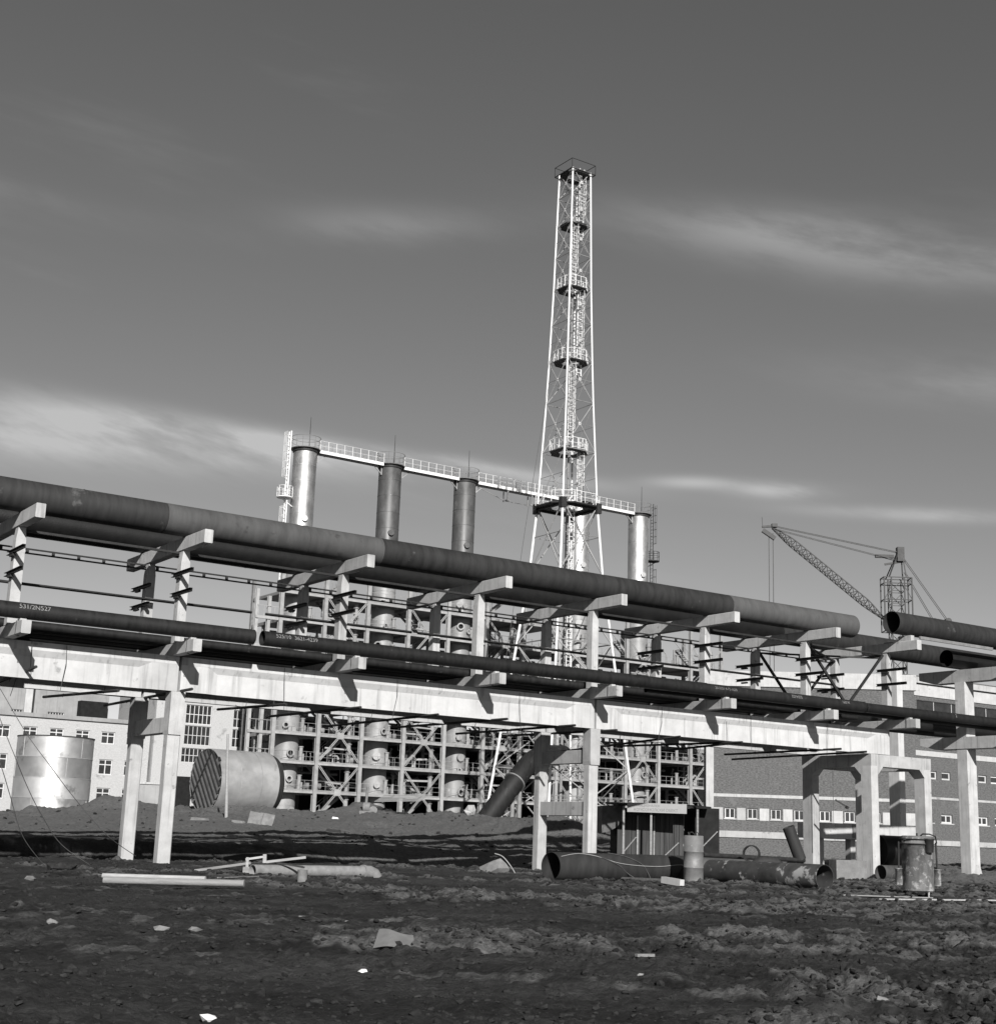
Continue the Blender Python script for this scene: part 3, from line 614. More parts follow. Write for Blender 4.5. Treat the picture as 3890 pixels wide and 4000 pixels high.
mach = mac.mesh('floor_machine', 'dim_steel')
runs = []
for k in range(7):
    q_ = random.Random(200 + k); g = MB()
    for _ in range(q_.randint(3, 5)):
        x_, y_, r_ = q_.uniform(.4, 4.6), q_.uniform(.5, 5), q_.uniform(.05, .14); x2 = q_.uniform(.4, 4.6); zt_ = q_.uniform(.8, 2.3)
        g.path([(x_, y_, -.1), (x_, y_, zt_ - .2), (x_ + (.2 if x2 > x_ else -.2), y_, zt_), (x2, y_, zt_ + .05)] + ([(x2, y_, 2.7)] if q_.random() < .5 else []), r_, 8)
        for zz in (.3, zt_ - .5): g.tube((x_, y_, zz), (x_, y_, zz + .06), r_ * 1.7, 8)
    runs.append(g.mesh('pipe_run', 'rail_steel' if k % 2 else 'white_steel'))
for i in range(12):
    x = PS[i] - PS[0]; xb = i % 2 == 1
    for k, z in enumerate(FZ):
        if i >= 7 and k > 6: continue
        p = (x, 0, pl(z))
        if k < 7 and random.random() < (.85 if xb else .5): link('pipe_run', random.choice(runs), plant, (x, 0 if xb else 3.2, pl(z)))
        link('edge_beam', fasc, plant, p); link('floor_plate', plate, plant, p); link('cross_girder', beamb, plant, p)
        if k < 7 or not xb: link('railing', rail, plant, p)
        if xb:
            link('stair_flight', stair if k % 2 else stair2, plant, p)
            if k < 7: link('riser_pipe', riser, plant, p)
            if k % 2 == 0 and k < 7:
                for b in bm: link('brace', b, plant, p)
                link('gusset', gus, plant, p)
        else:
            if k < 7: link('pump_stub', stub, plant, p)
        if (i * 3 + k) % 2 and k < 6: link('floor_machine', mach, plant, p)
    if xb: link('stair_flight', stair, plant, (x, 0, .1)); link('riser_pipe', riser, plant, (x, 0, .4))
sb = MB().prism([(0, -.3), (1.5, -.3), (1.3, -.45), (.35, -1.6), (0, -1.6)][::-1], 0, -.12, .12).mesh('side_bracket', 'white_steel')
for k in range(1, 7):
    z = pl(FZ[k]); b = MB().box(-2.75, -.22, -.1, .1, -.28, 0).obj('edge_beam', 'white_steel', plant, (0, 0, z))
    r = MB()
    for x in (-2.5, -1.9, -1.3, -.7): r.bar((x, -.05, 0), (x, -.05, 1.05), .05)
    r.bar((-2.6, -.05, 1.05), (-.3, -.05, 1.05), .05); r.obj('railing', 'white_steel', plant, (0, 0, z))

# the five tall vessels
def manhole(mb, hb, r, phi, z, mr, out=.32):
    d = Vector((sin(phi), -cos(phi), 0)); c = d * (r - .05) + Vector((0, 0, z)); e = d * (r + out) + Vector((0, 0, z))
    mb.hollow(c, e, mr, .05, 18); mb.hollow(d * (r + out - .07) + Vector((0, 0, z)), d * (r + out + .01) + Vector((0, 0, z)), mr + .09, .10, 18)
    if hb is not None: hb.tube(d * (r + .015) + Vector((0, 0, z)), d * (r + .03) + Vector((0, 0, z)), mr - .045, 16)
VR = 1.26
def vessel(s, mat, label, ladder=0):
    t = thing('tall_vessel', label, 'column', W(s, NP + 2.35, ZB), ANG, 'tall process columns')
    prof = [(0, .3), (VR, .3)]; z = .3
    sh = MB(); sh.lathe([(VR, 26.5), (VR, 38.9), (VR * .85, 39.15), (VR * .4, 39.3), (0.001, 39.32)], 40)
    MB().lathe([(VR + .12, 0), (VR + .12, .35), (VR, .36)], 40).obj('skirt', 'lagging', t)
    body = sh.obj('shell', mat, t); MB().lathe([(VR, .3), (VR, 26.5)], 40).obj('lower_shell', 'lagging', t)
    for k in range(1, 22):
        z = 38.9 * k / 22 + random.uniform(-.1, .1); sb_ = MB(); sb_.lathe([(VR + .002, z - .03), (VR + .016, z - .025), (VR + .016, z + .025), (VR + .002, z + .03)], 40, smooth=False); sb_.obj('seam_band', mat if z > 26.5 else 'lagging', body)
    lip = MB(); lip.lathe([(VR - .05, 38.6), (VR + .10, 38.62), (VR + .10, 38.85), (VR - .05, 38.87)], 40, smooth=False); lip.obj('top_flange', 'iron', t)
    pat = []
    for kf in range(9):
        zf = 1.2 + 2.853 * kf
        for _ in range(random.choice((1, 1, 2, 2, 0) if kf else (1,))): pat.append((random.uniform(-.55, .5), zf + random.uniform(-.7, .8), random.choice((.2, .26, .32, .34))))
    for j, (phi, zz, mr) in enumerate(pat):
        m1 = MB(); h1 = MB(); covered = random.random() < .4
        ph = phi - .25
        if covered:
            d = Vector((sin(ph), -cos(ph), 0)); m1.tube(d * (VR - .05) + Vector((0, 0, zz)), d * (VR + .30) + Vector((0, 0, zz)), mr, 18); m1.tube(d * (VR + .30) + Vector((0, 0, zz)), d * (VR + .38) + Vector((0, 0, zz)), mr + .08, 18); m1.obj('manhole', 'lagging', t)
        else:
            manhole(m1, h1, VR, ph, zz, mr); o = m1.obj('manhole', 'white_steel', t); h1.obj('opening', 'hut_dark', o)  # black disc stands in for the dark inside the nozzle
    c = MB(); d = Vector((sin(-.2), -cos(-.2), 0)); c.tube(d * (VR - .05) + Vector((0, 0, 31.2)), d * (VR + .25) + Vector((0, 0, 31.2)), .32, 18); c.obj('manhole', mat, t)
    rr = MB(); rr.torus((0, 0, 40.25), VR + .30, .03, 36, 5); rr.torus((0, 0, 39.75), VR + .30, .022, 36, 5)
    for k in range(14):
        a = 2 * pi * k / 14; rr.bar(((VR + .3) * cos(a), (VR + .3) * sin(a), 38.9), ((VR + .3) * cos(a), (VR + .3) * sin(a), 40.25), .035)
    rr.lathe([(VR * .6, 38.93), (VR + .36, 38.93), (VR + .36, 38.98), (VR * .6, 38.98)], 36, smooth=False)
    rr.obj('top_railing', 'dim_steel', t)
    MB().tube((.3, -.2, 39), (.3, -.2, 42.6), .05, 6, r2=.02).obj('lightning_rod', 'iron', t)
    if ladder:
        lx = ladder * (VR + .75); L = MB()
        mt_ = 'tower_white' if ladder < 0 else 'iron'
        for y in (-.45, .05): L.bar((lx, y, 24), (lx, y, 40.6), .12 if ladder < 0 else .06)
        for k in range(40): L.bar((lx, -.45, 24.2 + k * .41), (lx, .05, 24.2 + k * .41), .06 if ladder < 0 else .035)
        L.obj('ladder', mt_, t)
        cg = MB()
        for z in [26 + .9 * k for k in range(8)] + [35.6 + .9 * k for k in range(6)]:
            cg.bar((lx, -.5, z), (lx + ladder * .5, -.5, z), .03); cg.bar((lx + ladder * .5, -.5, z), (lx + ladder * .5, .1, z), .03); cg.bar((lx, .1, z), (lx + ladder * .5, .1, z), .03)
        for y in (-.5, -.2, .1):
            cg.bar((lx + ladder * .5, y, 26), (lx + ladder * .5, y, 32.4), .03); cg.bar((lx + ladder * .5, y, 35.6), (lx + ladder * .5, y, 40.5), .03)
        cg.obj('ladder_cage', mt_, t)
        pf = MB(); px_ = ladder * (VR + .9)
        for z in (33.3,) + ((26.0,) if ladder > 0 else ()):
            pf.tube((px_, -.2, z), (px_, -.2, z + .10), .85, 16)
            for k in range(9):
                a = 2 * pi * k / 9; pf.bar((px_ + .82 * cos(a), -.2 + .82 * sin(a), z + .1), (px_ + .82 * cos(a), -.2 + .82 * sin(a), z + 1.2), .045)
            pf.torus((px_, -.2, z + 1.2), .82, .03, 18, 5); pf.torus((px_, -.2, z + .65), .82, .022, 18, 5)
            pf.bar((ladder * VR, -.2, z - .8), (px_ + ladder * .5, -.2, z), .08)
        pf.obj('side_platform', mt_, t)
    return t
VS = [45.75, 56.2, 66.05, 82.5, 91.7]
vessel(VS[0], 'alu', 'bright metal-clad column with ladder on its left side, leftmost of five', -1)
vessel(VS[1], 'alu_dark', 'dull dark clad column, second of five from the left')
vessel(VS[2], 'alu_dark', 'dull dark clad column next to the lattice tower, third from the left')
vessel(VS[3], 'alu', 'metal-clad column seen through the legs of the lattice tower')
vessel(VS[4], 'alu', 'bright metal-clad column with caged ladder on its right, rightmost of five', 1)
# catwalks joining their tops
def catwalk(s0, s1, label, truss=False):
    L = s1 - s0 - 2 * VR - .1; t = thing('catwalk', label, 'walkway', W(s0 + VR + .05, NP + 1.6, 41.1), ANG, 'catwalks joining the column tops')
    MB().box(0, L, -.02, .90, -.02, .03).obj('deck', 'floor_steel', t)
    for y in (-.1, .90): MB().box(0, L, y, y + .08, -.24, .10).obj('girder', 'tower_white', t)
    for y in (-.06, .94):
        r = MB(); k = max(4, int(L / .95))
        for j in range(k + 1): r.bar((L * j / k, y, .06), (L * j / k, y, 1.15), .06)
        for z in (.6, 1.15): r.bar((0, y, z), (L, y, z), .026)
        r.obj('railing', 'tower_white' if y < 0 else 'rail_steel', t)
    b = MB()
    for x, e in ((0, 1.0), (L, L - 1.0)): b.bar((x, .4, -1.1), (e, .4, -.25), .08); b.bar((x, .4, -1.2), (x, .4, -.2), .10)
    b.obj('bracket', 'white_steel', t)
    if truss:
        b = MB()
        for f in (.3, .55): b.bar((L * f, .0, -.3), (L * f, 0, -1.5), .12); b.bar((L * f - .3, .0, -1.5), (L * f + .3, .0, -1.5), .14); b.bar((L * f, .9, -.3), (L * f, .9, -1.5), .10)
        b.bar((0, .4, -.4), (L * .3, .4, -1.5), .06); b.bar((L * .3, .4, -1.5), (L * .55, .4, -1.5), .05); b.bar((L * .55, .4, -1.5), (L, .4, -.4), .06)
        b.obj('hanging_truss', 'dim_steel', t)
catwalk(VS[0], VS[1], 'white railed catwalk between the first and second column tops')
catwalk(VS[1], VS[2], 'white railed catwalk between the second and third column tops')
catwalk(VS[2], VS[3], 'long white railed catwalk running behind the lattice tower', True)
catwalk(VS[3], VS[4], 'white railed catwalk reaching the rightmost column top')

# ------------------------------------------------------------------ lattice tower
TS, TN = 62.80, 61.8
HW = [(2.2, 5.15), (11, 4.2), (26.6, 2.55), (33.4, 2.1), (38.9, 1.88), (41.4, 1.76), (48.3, 1.55), (56.1, 1.36), (63, 1.25), (69, 1.15)]
def hw(z):
    for (a, b), (c, d) in zip(HW, HW[1:]):
        if z <= c: return b + (d - b) * (z - a) / (c - a)
    return HW[-1][1]
tow = thing('lattice_tower', 'tall slender white lattice tower with platforms and ladders, highest thing in view', 'tower', W(TS, TN, 2.0))
def tz(p): return Vector((p[0], p[1], p[2] - 2.0))
LV = [2.2, 8.0, 13.8, 19.8, 26.6, 33.4, 38.9, 44.0, 48.3, 52.3, 56.1, 59.6, 63.0, 66.2, 69.0]
CR = [(-1, -1), (1, -1), (1, 1), (-1, 1)]
for cx_, cy_ in CR:
    g = MB()
    for a, b in zip(LV, LV[1:]):
        ha, hb = hw(a), hw(b); w = .26 if b < 34 else .20
        g.tube(tz((cx_ * ha, cy_ * ha, a)), tz((cx_ * hb, cy_ * hb, b + .01)), w / 2, 10)
    g.obj('leg', 'tower_white', tow)
for li, (a, b) in enumerate(zip(LV, LV[1:])):
    ha, hb = hw(a), hw(b); hm = (ha * hb * 2) / (ha + hb); zm = a + (b - a) * ha / (ha + hb); hm = hw(zm)
    for j in range(4):
        c0, c1 = CR[j], CR[(j + 1) % 4]
        P = lambda c, h, z: tz((c[0] * h, c[1] * h, z))
        w = .085 if b < 34 else .052
        MB().bar(P(c0, ha, a), P(c1, hb, b), w).obj('brace', 'white_steel', tow); MB().bar(P(c1, ha, a), P(c0, hb, b), w).obj('brace', 'white_steel', tow)
        MB().bar(P(c0, hb, b), P(c1, hb, b), w * 1.2).obj('girt', 'dim_steel', tow)  # dim grey puts the girts' shade into their colour
        MB().bar(P(c0, hm, zm), P(c1, hm, zm), w * .7).obj('girt', 'dim_steel', tow)
        if j in (0, 3):
            c = (P(c0, hm, zm) + P(c1, hm, zm)) / 2; MB().box(c.x - (.15 if j == 0 else .012), c.x + (.15 if j == 0 else .012), c.y - (.012 if j == 0 else .15), c.y + (.012 if j == 0 else .15), c.z - .15, c.z + .15).obj('gusset', 'tower_white', tow)
def platform(z, h, inner, mat='iron', rails=True, railh=1.1):
    t = MB(); c = .45 * h
    O = [(-h, -c), (-c, -h), (c, -h), (h, -c), (h, c), (c, h), (-c, h), (-h, c)] if h > 0 else []
    I = [(x * inner / h, y * inner / h) for x, y in O]; zz = z - 2.0
    v = [(x, y, zz) for x, y in O] + [(x, y, zz) for x, y in I] + [(x, y, zz + .12) for x, y in O] + [(x, y, zz + .12) for x, y in I]
    f = []
    for i in range(8):
        k = (i + 1) % 8; f += [(i, i + 8, k + 8, k), (i + 16, k + 16, k + 24, i + 24), (i, k, k + 16, i + 16), (i + 8, i + 24, k + 24, k + 8)]
    t.add(v, f); o = t.obj('platform', mat, tow)
    if rails:
        r = MB()
        for i in range(8):
            p, q = Vector((*O[i], zz + .12)), Vector((*O[(i + 1) % 8], zz + .12)); e = Vector((0, 0, railh))
            r.bar(p, p + e, .05); r.bar(p + e, q + e, .04); r.bar(p + e / 2, q + e / 2, .03); r.bar((p + q) / 2, (p + q) / 2 + e, .04)
        r.obj('railing', 'tower_white', o)
platform(33.2, 2.9, 1.5, 'iron'); platform(38.9, 1.75, .95); platform(48.2, 1.6, .85); platform(56.0, 1.42, .72); platform(63.0, 1.32, .66, rails=False)
for i in range(4):
    c0, c1 = CR[i], CR[(i + 1) % 4]; h = 2.15
    MB().bar(tz((c0[0] * h, c0[1] * h, 33.2)), tz((c1[0] * h, c1[1] * h, 33.2)), .22, .35).obj('ring_girder', 'iron', tow)
    MB().box(c0[0] * h - .28, c0[0] * h + .28, c0[1] * h - .28, c0[1] * h + .28, 30.7, 31.7).obj('joint_plate', 'iron', tow)
platform(68.6, 1.45, .75, rails=False)
r = MB(); h = 1.5
for z in (69.8, 68.75): 
    for i in range(4): r.bar(tz((CR[i][0] * h, CR[i][1] * h, z)), tz((CR[(i + 1) % 4][0] * h, CR[(i + 1) % 4][1] * h, z)), .05 if z > 69.5 else .08)
for i in range(4): r.bar(tz((CR[i][0] * h, CR[i][1] * h, 68.7)), tz((CR[i][0] * h, CR[i][1] * h, 69.8)), .045)
r.obj('top_rail', 'iron', tow)
g = MB(); g.tube(tz((.1, .1, 34)), tz((.1, .1, 64.5)), .10, 10); g.tube(tz((.1, .1, 4)), tz((.1, .1, 34)), .16, 10); g.obj('flare_pipe', 'dim_steel', tow)
for z0, z1, x, y in ((14, 33.2, -.15, -1.0), (33.3, 39.5, .9, -.7), (38.9, 48.2, -.35, -.65), (47.0, 56.0, .62, -.55), (55.9, 62.9, -.3, -.5), (62.0, 68.6, .6, -.4)):
    L = MB()
    for dx in (-.28, .28): L.bar(tz((x + dx, y, z0)), tz((x + dx, y, z1 + 1.0)), .09)
    k = z0 + .3
    while k < z1 + .8: L.bar(tz((x - .28, y, k)), tz((x + .28, y, k)), .05); k += .38
    L.obj('ladder', 'tower_white', tow)
    if z0 < 20: continue
    cg = MB(); k = z0 + 2.2
    while k < z1 + .5:
        cg.path([tz((x + .35 * cos(a), y - .05 - .62 * sin(a), k)) for a in [pi * i / 6 for i in range(7)]], .025, 4); k += .75
    for a in (.5, pi / 2, 2.6): cg.bar(tz((x + .35 * cos(a), y - .05 - .62 * sin(a), z0 + 2.2)), tz((x + .35 * cos(a), y - .05 - .62 * sin(a), z1 + .4)), .03)
    cg.obj('ladder_cage', 'tower_white', tow)
tag(MB().path([W(TS - 1.0, TN, 56), W(TS - 7, TN - 3, 30), W(TS - 12, TN - 5, 3)], .022, 5).obj('guy_wire', 'rope'), 'thin dark guy wire falling left from the lattice tower', 'cable')

# ------------------------------------------------------------------ big duct beside the tower foot
c = [aty(x, y, Y) for x, y, Y in ((1890, 3215, 120.4), (1945, 3140, 121.2), (2010, 3055, 122), (2052, 3000, 123), (2085, 2968, 124), (2130, 2950, 126), (2200, 2950, 129))]
t = thing('duct', 'thick dark duct rising at a slant beside the foot of the lattice tower', 'pipe', c[0], 0)
MB().path(smooth([p - c[0] for p in c]), .84, 24).obj('shell', 'pipe_dark', t)
d = (c[3] - c[2]).normalized(); MB().tube(c[2] - c[0] - d * .06, c[2] - c[0] + d * .06, .97, 24).obj('flange', 'dim_steel', t)
for x in (2003, 2030):
    p = aty(x, 3085, 122.5) - c[0]; MB().tube(p, (p.x, p.y, -1.2), .2, 10).obj('leg', 'dim_steel', t)

# machine hall behind the plant; its black wall also carries the floors' shade
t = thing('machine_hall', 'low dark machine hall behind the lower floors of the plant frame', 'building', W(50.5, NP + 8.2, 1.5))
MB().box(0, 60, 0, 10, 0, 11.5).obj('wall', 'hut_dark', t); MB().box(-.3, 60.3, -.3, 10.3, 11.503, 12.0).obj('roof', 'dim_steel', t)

# ------------------------------------------------------------------ facades
def wall_mesh(x0, x1, z0, z1, holes, th=.5):
    """wall in the x-z plane, front face y=0, with real openings"""
    xs = sorted({x0, x1} | {h[0] for h in holes} | {h[1] for h in holes}); zs = sorted({z0, z1} | {h[2] for h in holes} | {h[3] for h in holes})
    m = MB()
    inside = lambda x, z: any(h[0] < x < h[1] and h[2] < z < h[3] for h in holes)
    for a, b in zip(xs, xs[1:]):
        for c, d in zip(zs, zs[1:]):
            if inside((a + b) / 2, (c + d) / 2): continue
            m.add([(a, 0, c), (b, 0, c), (b, 0, d), (a, 0, d)], [(0, 1, 2, 3)])
    for a, b, c, d in holes:
        e = .22
        m.add([(a, 0, c), (b, 0, c), (b, e, c), (a, e, c)], [(0, 3, 2, 1)]); m.add([(a, 0, d), (b, 0, d), (b, e, d), (a, e, d)], [(0, 1, 2, 3)])
        m.add([(a, 0, c), (a, 0, d), (a, e, d), (a, e, c)], [(0, 3, 2, 1)]); m.add([(b, 0, c), (b, 0, d), (b, e, d), (b, e, c)], [(0, 1, 2, 3)])
    m.add([(x0, 0, z0), (x0, th, z0), (x0, th, z1), (x0, 0, z1)], [(0, 3, 2, 1)]); m.add([(x1, 0, z0), (x1, th, z0), (x1, th, z1), (x1, 0, z1)], [(0, 1, 2, 3)])
    m.add([(x0, 0, z1), (x1, 0, z1), (x1, th, z1), (x0, th, z1)], [(0, 1, 2, 3)]); m.add([(x0, th, z0), (x1, th, z0), (x1, th, z1), (x0, th, z1)], [(0, 3, 2, 1)])
    return m
def window(root, a, b, c, d, cols, rows, fw=.07, panes=True, gm='glass'):
    """frame with a bar grid; rows = fractions of the height where bars sit"""
    fr = MB(); y0, y1 = .12, .20
    fr.box(a, b, y0, y1, c, c + fw); fr.box(a, b, y0, y1, d - fw, d); fr.box(a, a + fw, y0, y1, c + fw, d - fw); fr.box(b - fw, b, y0, y1, c + fw, d - fw)
    xs = [a + fw] + [a + (b - a) * i / cols for i in range(1, cols)] + [b - fw]; zs = [c + fw] + [c + (d - c) * r for r in rows] + [d - fw]
    for x in xs[1:-1]: fr.box(x - fw / 2, x + fw / 2, y0 + .004, y1 - .004, c + fw, d - fw)
    for z in zs[1:-1]: fr.box(a + fw, b - fw, y0 + .008, y1 - .008, z - fw / 2, z + fw / 2)
    o = fr.obj('window', 'frame_white', root)
    if panes:
        for x, x2 in zip(xs, xs[1:]):
            for z, z2 in zip(zs, zs[1:]): MB().box(x + .02, x2 - .02, .165, .17, z + .02, z2 - .02).obj('pane', gm, o)
    else: MB().box(a + .02, b - .02, .165, .17, c + .02, d - .02).obj('pane', gm, o)
    return o
# white three-storey block at left
NB = 100.0; s0 = 8.0
t = thing('office_block', 'whitewashed three-storey brick block with paired windows behind the shiny tank', 'building', W(s0, NB, 1.5))
holes = []
pit = 2.72; c0 = face(422, 2885, NB)[0]
cs = [c0 + pit * k for k in range(-8, 2)]
for z0, z1 in ((9.62, 10.88), (6.45, 8.02), (3.55, 5.10)):
    for c in cs:
        if s0 + 1 < c < 35.6: holes.append((c - s0 - .74, c - s0 + .74, z0 - 1.5, z1 - 1.5))
wall_mesh(0, 28.6, -.5, 10.35, holes).obj('wall', 'brick_white', t)
for a, b, c, d in holes: window(t, a, b, c, d, 2, [.66], .10)
MB().box(-.2, 28.8, -.25, 10, 10.353, 10.75).obj('parapet', 'render_grey', t)
MB().box(.1, 28.5, .52, 10, -.5, 10.3).obj('body', 'brick_white', t)
# taller grey hall rising behind it
t = thing('grey_hall', 'tall grey rendered hall rising behind the white three-storey block', 'building', W(4.0, NB + 8, 1.5))
hl = [(face(x, 2795, NB + 8)[0] - 4 - .9, face(x, 2795, NB + 8)[0] - 4 + .9, 10.0, 11.6) for x in (-40, 75, 218, 335)]
wall_mesh(0, 30.5, -.5, 15.8, hl).obj('wall', 'render_grey', t)
for a, b, c, d in hl: window(t, a, b, c, d, 6, [.5], .06, False)
px0 = face(98, 2700, NB + 8)[0] - 4; px1 = face(127, 2700, NB + 8)[0] - 4
MB().box(px0, px1, -.35, -.003, -.5, 15.7).obj('pilaster', 'render_white', t); MB().box(px1 + .003, px1 + .25, -.2, -.003, -.5, 15.6).obj('downpipe', 'iron', t)
MB().box(.1, 30.4, .52, 14, -.5, 15.7).obj('body', 'render_grey', t); MB().box(-.2, 30.7, -.2, 14, 15.803, 16.2).obj('roof', 'hut_dark', t)
MB().box(31 - 4, 34 - 4, -1.2, -.05, 9.5, 13.0).obj('dark_opening', 'hut_dark', t)  # black box stands in for a dark opening in the wall
# white hall with tall factory windows
t = thing('window_hall', 'white hall with tall many-paned factory windows between office block and plant', 'building', W(36.8, NB - .6, 1.5))
hl = []
for xa, xb, zs in ((40.15, 43.15, (14.4, 12.35, 12.15, 10.1, 9.75, 8.2)), (45.7, 48.15, (14.2, 12.3, 12.1, 10.15)), (50.5, 52.9, (14.2, 12.3, 12.1, 10.15))):
    for i in range(0, len(zs), 2): hl.append((xa - 36.8 + (0 if i < 4 else -.15), xb - 36.8 + (0 if i < 4 else -.3), zs[i + 1] - 1.5, zs[i] - 1.5))
wall_mesh(0, 18, -.5, 14.5, hl).obj('wall', 'brick_white', t)
for a, b, c, d in hl: window(t, a, b, c, d, 6 if b - a > 2.6 else 5, [.5], .07, True)
MB().box(.1, 17.9, .52, 12, -.5, 14.4).obj('body', 'brick_white', t); MB().box(-.2, 18.2, -.3, 12, 14.503, 14.9).obj('roof', 'render_grey', t)
MB().box(2.0, 4.6, -.06, -.003, -.5, 5.2).obj('dark_gap', 'hut_dark', t)  # black panel drawn for a dark gap at the wall foot

# ------------------------------------------------------------------ tanks in front of the office block
tp = aty(192, 3165, 118); gb = gh(tp.x, tp.y) - .4
t = thing('storage_tank', 'shiny upright cylindrical tank of riveted plates at the left', 'tank', (tp.x, tp.y, gb), 0)
TR = 3.0; th_ = aty(198, 2885, 118).z - gb
z = 0
for k in range(4):
    z1 = z + th_ / 4; g = MB(); g.lathe([(TR + .006 * (k % 2), z), (TR + .006 * (k % 2), z1)], 72); g.obj('shell_course', gmat('tank_course_metal', .34 + .1 * (k % 2), .52 + .06 * (k % 2), .7, .47 + .03 * (k % 2), metal=.8, bump=.25, bscale=2.2, rvar=.06, spots=(.3, .6, .58)), t)
    MB().lathe([(TR + .008, z1 - .03), (TR + .03, z1 - .02), (TR + .03, z1 + .02), (TR + .008, z1 + .03)], 72, smooth=False).obj('weld_band', 'tank', t); z = z1
MB().lathe([(TR + .02, th_), (TR + .05, th_ + .01), (TR + .05, th_ + .09), (TR - .05, th_ + .10), (TR * .5, th_ + .18), (.001, th_ + .22)], 72, smooth=False).obj('roof', 'iron', t)
for k in range(10):
    a = -pi / 2 + (k - 4.5) * .42; zz = (k % 4) * th_ / 4
    MB().bar(((TR + .006) * cos(a), (TR + .006) * sin(a), zz + .05), ((TR + .006) * cos(a), (TR + .006) * sin(a), zz + th_ / 4 - .05), .035).obj('plate_joint', 'tank', t)
tl = aty(793, 3178, 104); TD = 2.28
t = thing('lying_tank', 'big tank lying on its side with a board-striped end', 'tank', (tl.x, tl.y, tl.z + TD), radians(40), None)
MB().hollow((0, 0, 0), (4.75, 0, 0), TD, .03, 64, 1).obj('shell', 'tank', t)
MB().tube((4.75, 0, 0), (5.3, 0, 0), TD, 64, r2=TD * .90).obj('far_rim', 'pipe_brown', t)
for xx in (1.6, 3.3): MB().tube((xx, 0, 0), (xx + .05, 0, 0), TD + .012, 64, caps=False).obj('weld_band', 'tank', t)
ca = radians(52)
k = -TD + .22; i = 0
while k < TD - .1:
    w = .40; a = k; hlf = sqrt(max(.02, TD ** 2 - (abs(a) + w / 2 if abs(a) + w / 2 < TD else TD - .02) ** 2)) - .03
    d = Vector((0, cos(ca), sin(ca))); u = Vector((0, -sin(ca), cos(ca)))
    MB().bar(u * a - d * hlf + Vector((-.04, 0, 0)), u * a + d * hlf + Vector((-.04, 0, 0)), .06, w - .02, u).obj('board', 'drum', t)
    MB().bar(u * (a + w / 2 + .035) - d * (hlf - .1) + Vector((-.07, 0, 0)), u * (a + w / 2 + .035) + d * (hlf - .1) + Vector((-.07, 0, 0)), .14, .10, u).obj('batten', 'iron', t)
    k += w + .07; i += 1
MB().bar(Vector((-.13, TD * .75, -TD * .55)) * 1, Vector((-.13, -TD * .35, TD * .9)), .05, .10, Vector((0, 1, 0))).obj('cross_batten', 'iron', t)
MB().tube((.02, 0, 0), (.03, 0, 0), TD - .04, 48).obj('end_plate', 'hut_dark', t)

# ------------------------------------------------------------------ brick workshops at right
def plane_thing(p, q): 
    """origin p, heading so that local x runs from p to q"""
    return atan2(q.y - p.y, q.x - p.x)
PL = aty(2787, 3106, 128); PR = PL + Vector((cos(radians(-5)), sin(radians(-5)), 0)) * 17.5
hdg = plane_thing(PL, PR); ZL = .3
nrm = Vector((-sin(hdg), cos(hdg), 0))
def onw(x, y, n0=nrm, p0=PL): 
    p = hitp(x, y, n0, p0); d = p - p0; return d.x * cos(hdg) + d.y * sin(hdg), p.z - ZL
t = thing('brick_workshop', 'dark brick workshop with white bands and a row of small square windows', 'building', (PL.x, PL.y, ZL), hdg)
LW = (PR - PL).to_2d().length
wz0 = onw(2900, 3199)[1]; wz1 = onw(2900, 3158)[1]
wins = [onw(x, 3180)[0] for x in (2851, 2939, 3031, 3122, 3222, 3319, 3420)]
ww = onw(2871, 3180)[0] - onw(2831, 3180)[0]
holes = [(x - ww / 2, x + ww / 2, wz0, wz1) for x in wins]
ztop = onw(3000, 2684)[1]
wall_mesh(0.0, LW, -1.5, ztop, holes).obj('wall', 'brick', t)
for h in holes: window(t, *h, 2, [], .09)
xs = [0.0] + [v for x in wins for v in (x - ww / 2 - .16, x + ww / 2 + .16)] + [LW]
for i in range(0, len(xs) - 1, 2):
    MB().box(xs[i], xs[i + 1], -.035, -.003, wz0 - .12, wz1 + .02).obj('window_band', 'render_white', t)
for x in wins: MB().box(x - ww / 2 - .1, x + ww / 2 + .1, -.10, -.004, wz0 - .10, wz0 - .003).obj('sill', 'render_white', t)
for ya, yb, o in ((3103, 3115, .05), (3248, 3273, .12)):
    MB().box(0, LW, -o, -.003, onw(2900, yb)[1], onw(2900, ya)[1]).obj('white_band', 'render_white', t)
MB().cbox(-.68, -.003, -.25, .6, -1.5, ztop + .4, .02).obj('corner_pier', 'render_white', t)
MB().box(-.4, LW + .2, -.15, .6, ztop + .003, onw(3000, 2624)[1]).obj('parapet', 'render_white', t)
MB().box(.1, LW - .1, .52, 16, -1.5, ztop).obj('body', 'brick', t)
# second workshop, parallel to the trestle
RS, RN = SN(aty(3556, 3100, 132)); ZR = .2
t = thing('brick_works', 'dark brick works hall with ribbon glazing and white fascia at the right edge', 'building', W(RS, RN, ZR))
fz = lambda y, x=3700: face(x, y, RN)[1] - ZR
fx = lambda x, y=3030: face(x, y, RN)[0] - RS
holes = []
for x in (3642, 3695, 3837, 3885, 3935): holes.append((fx(x) - .62, fx(x) + .62, fz(3049), fz(3018)))
for x in (3622, 3698, 3838, 3905): holes.append((fx(x, 3190) - .78, fx(x, 3190) + .78, fz(3218), fz(3184)))
g0, g1 = fz(2800), fz(2748); holes.append((1.2, 24, g0, g1))
wall_mesh(0, 30, -1.5, fz(2655), holes).obj('wall', 'brick', t)
for h in holes[:5]: window(t, *h, 1, [], .14)
for h in holes[5:9]: window(t, *h, 2, [], .14)
window(t, *holes[9], 9, [], .05, True)
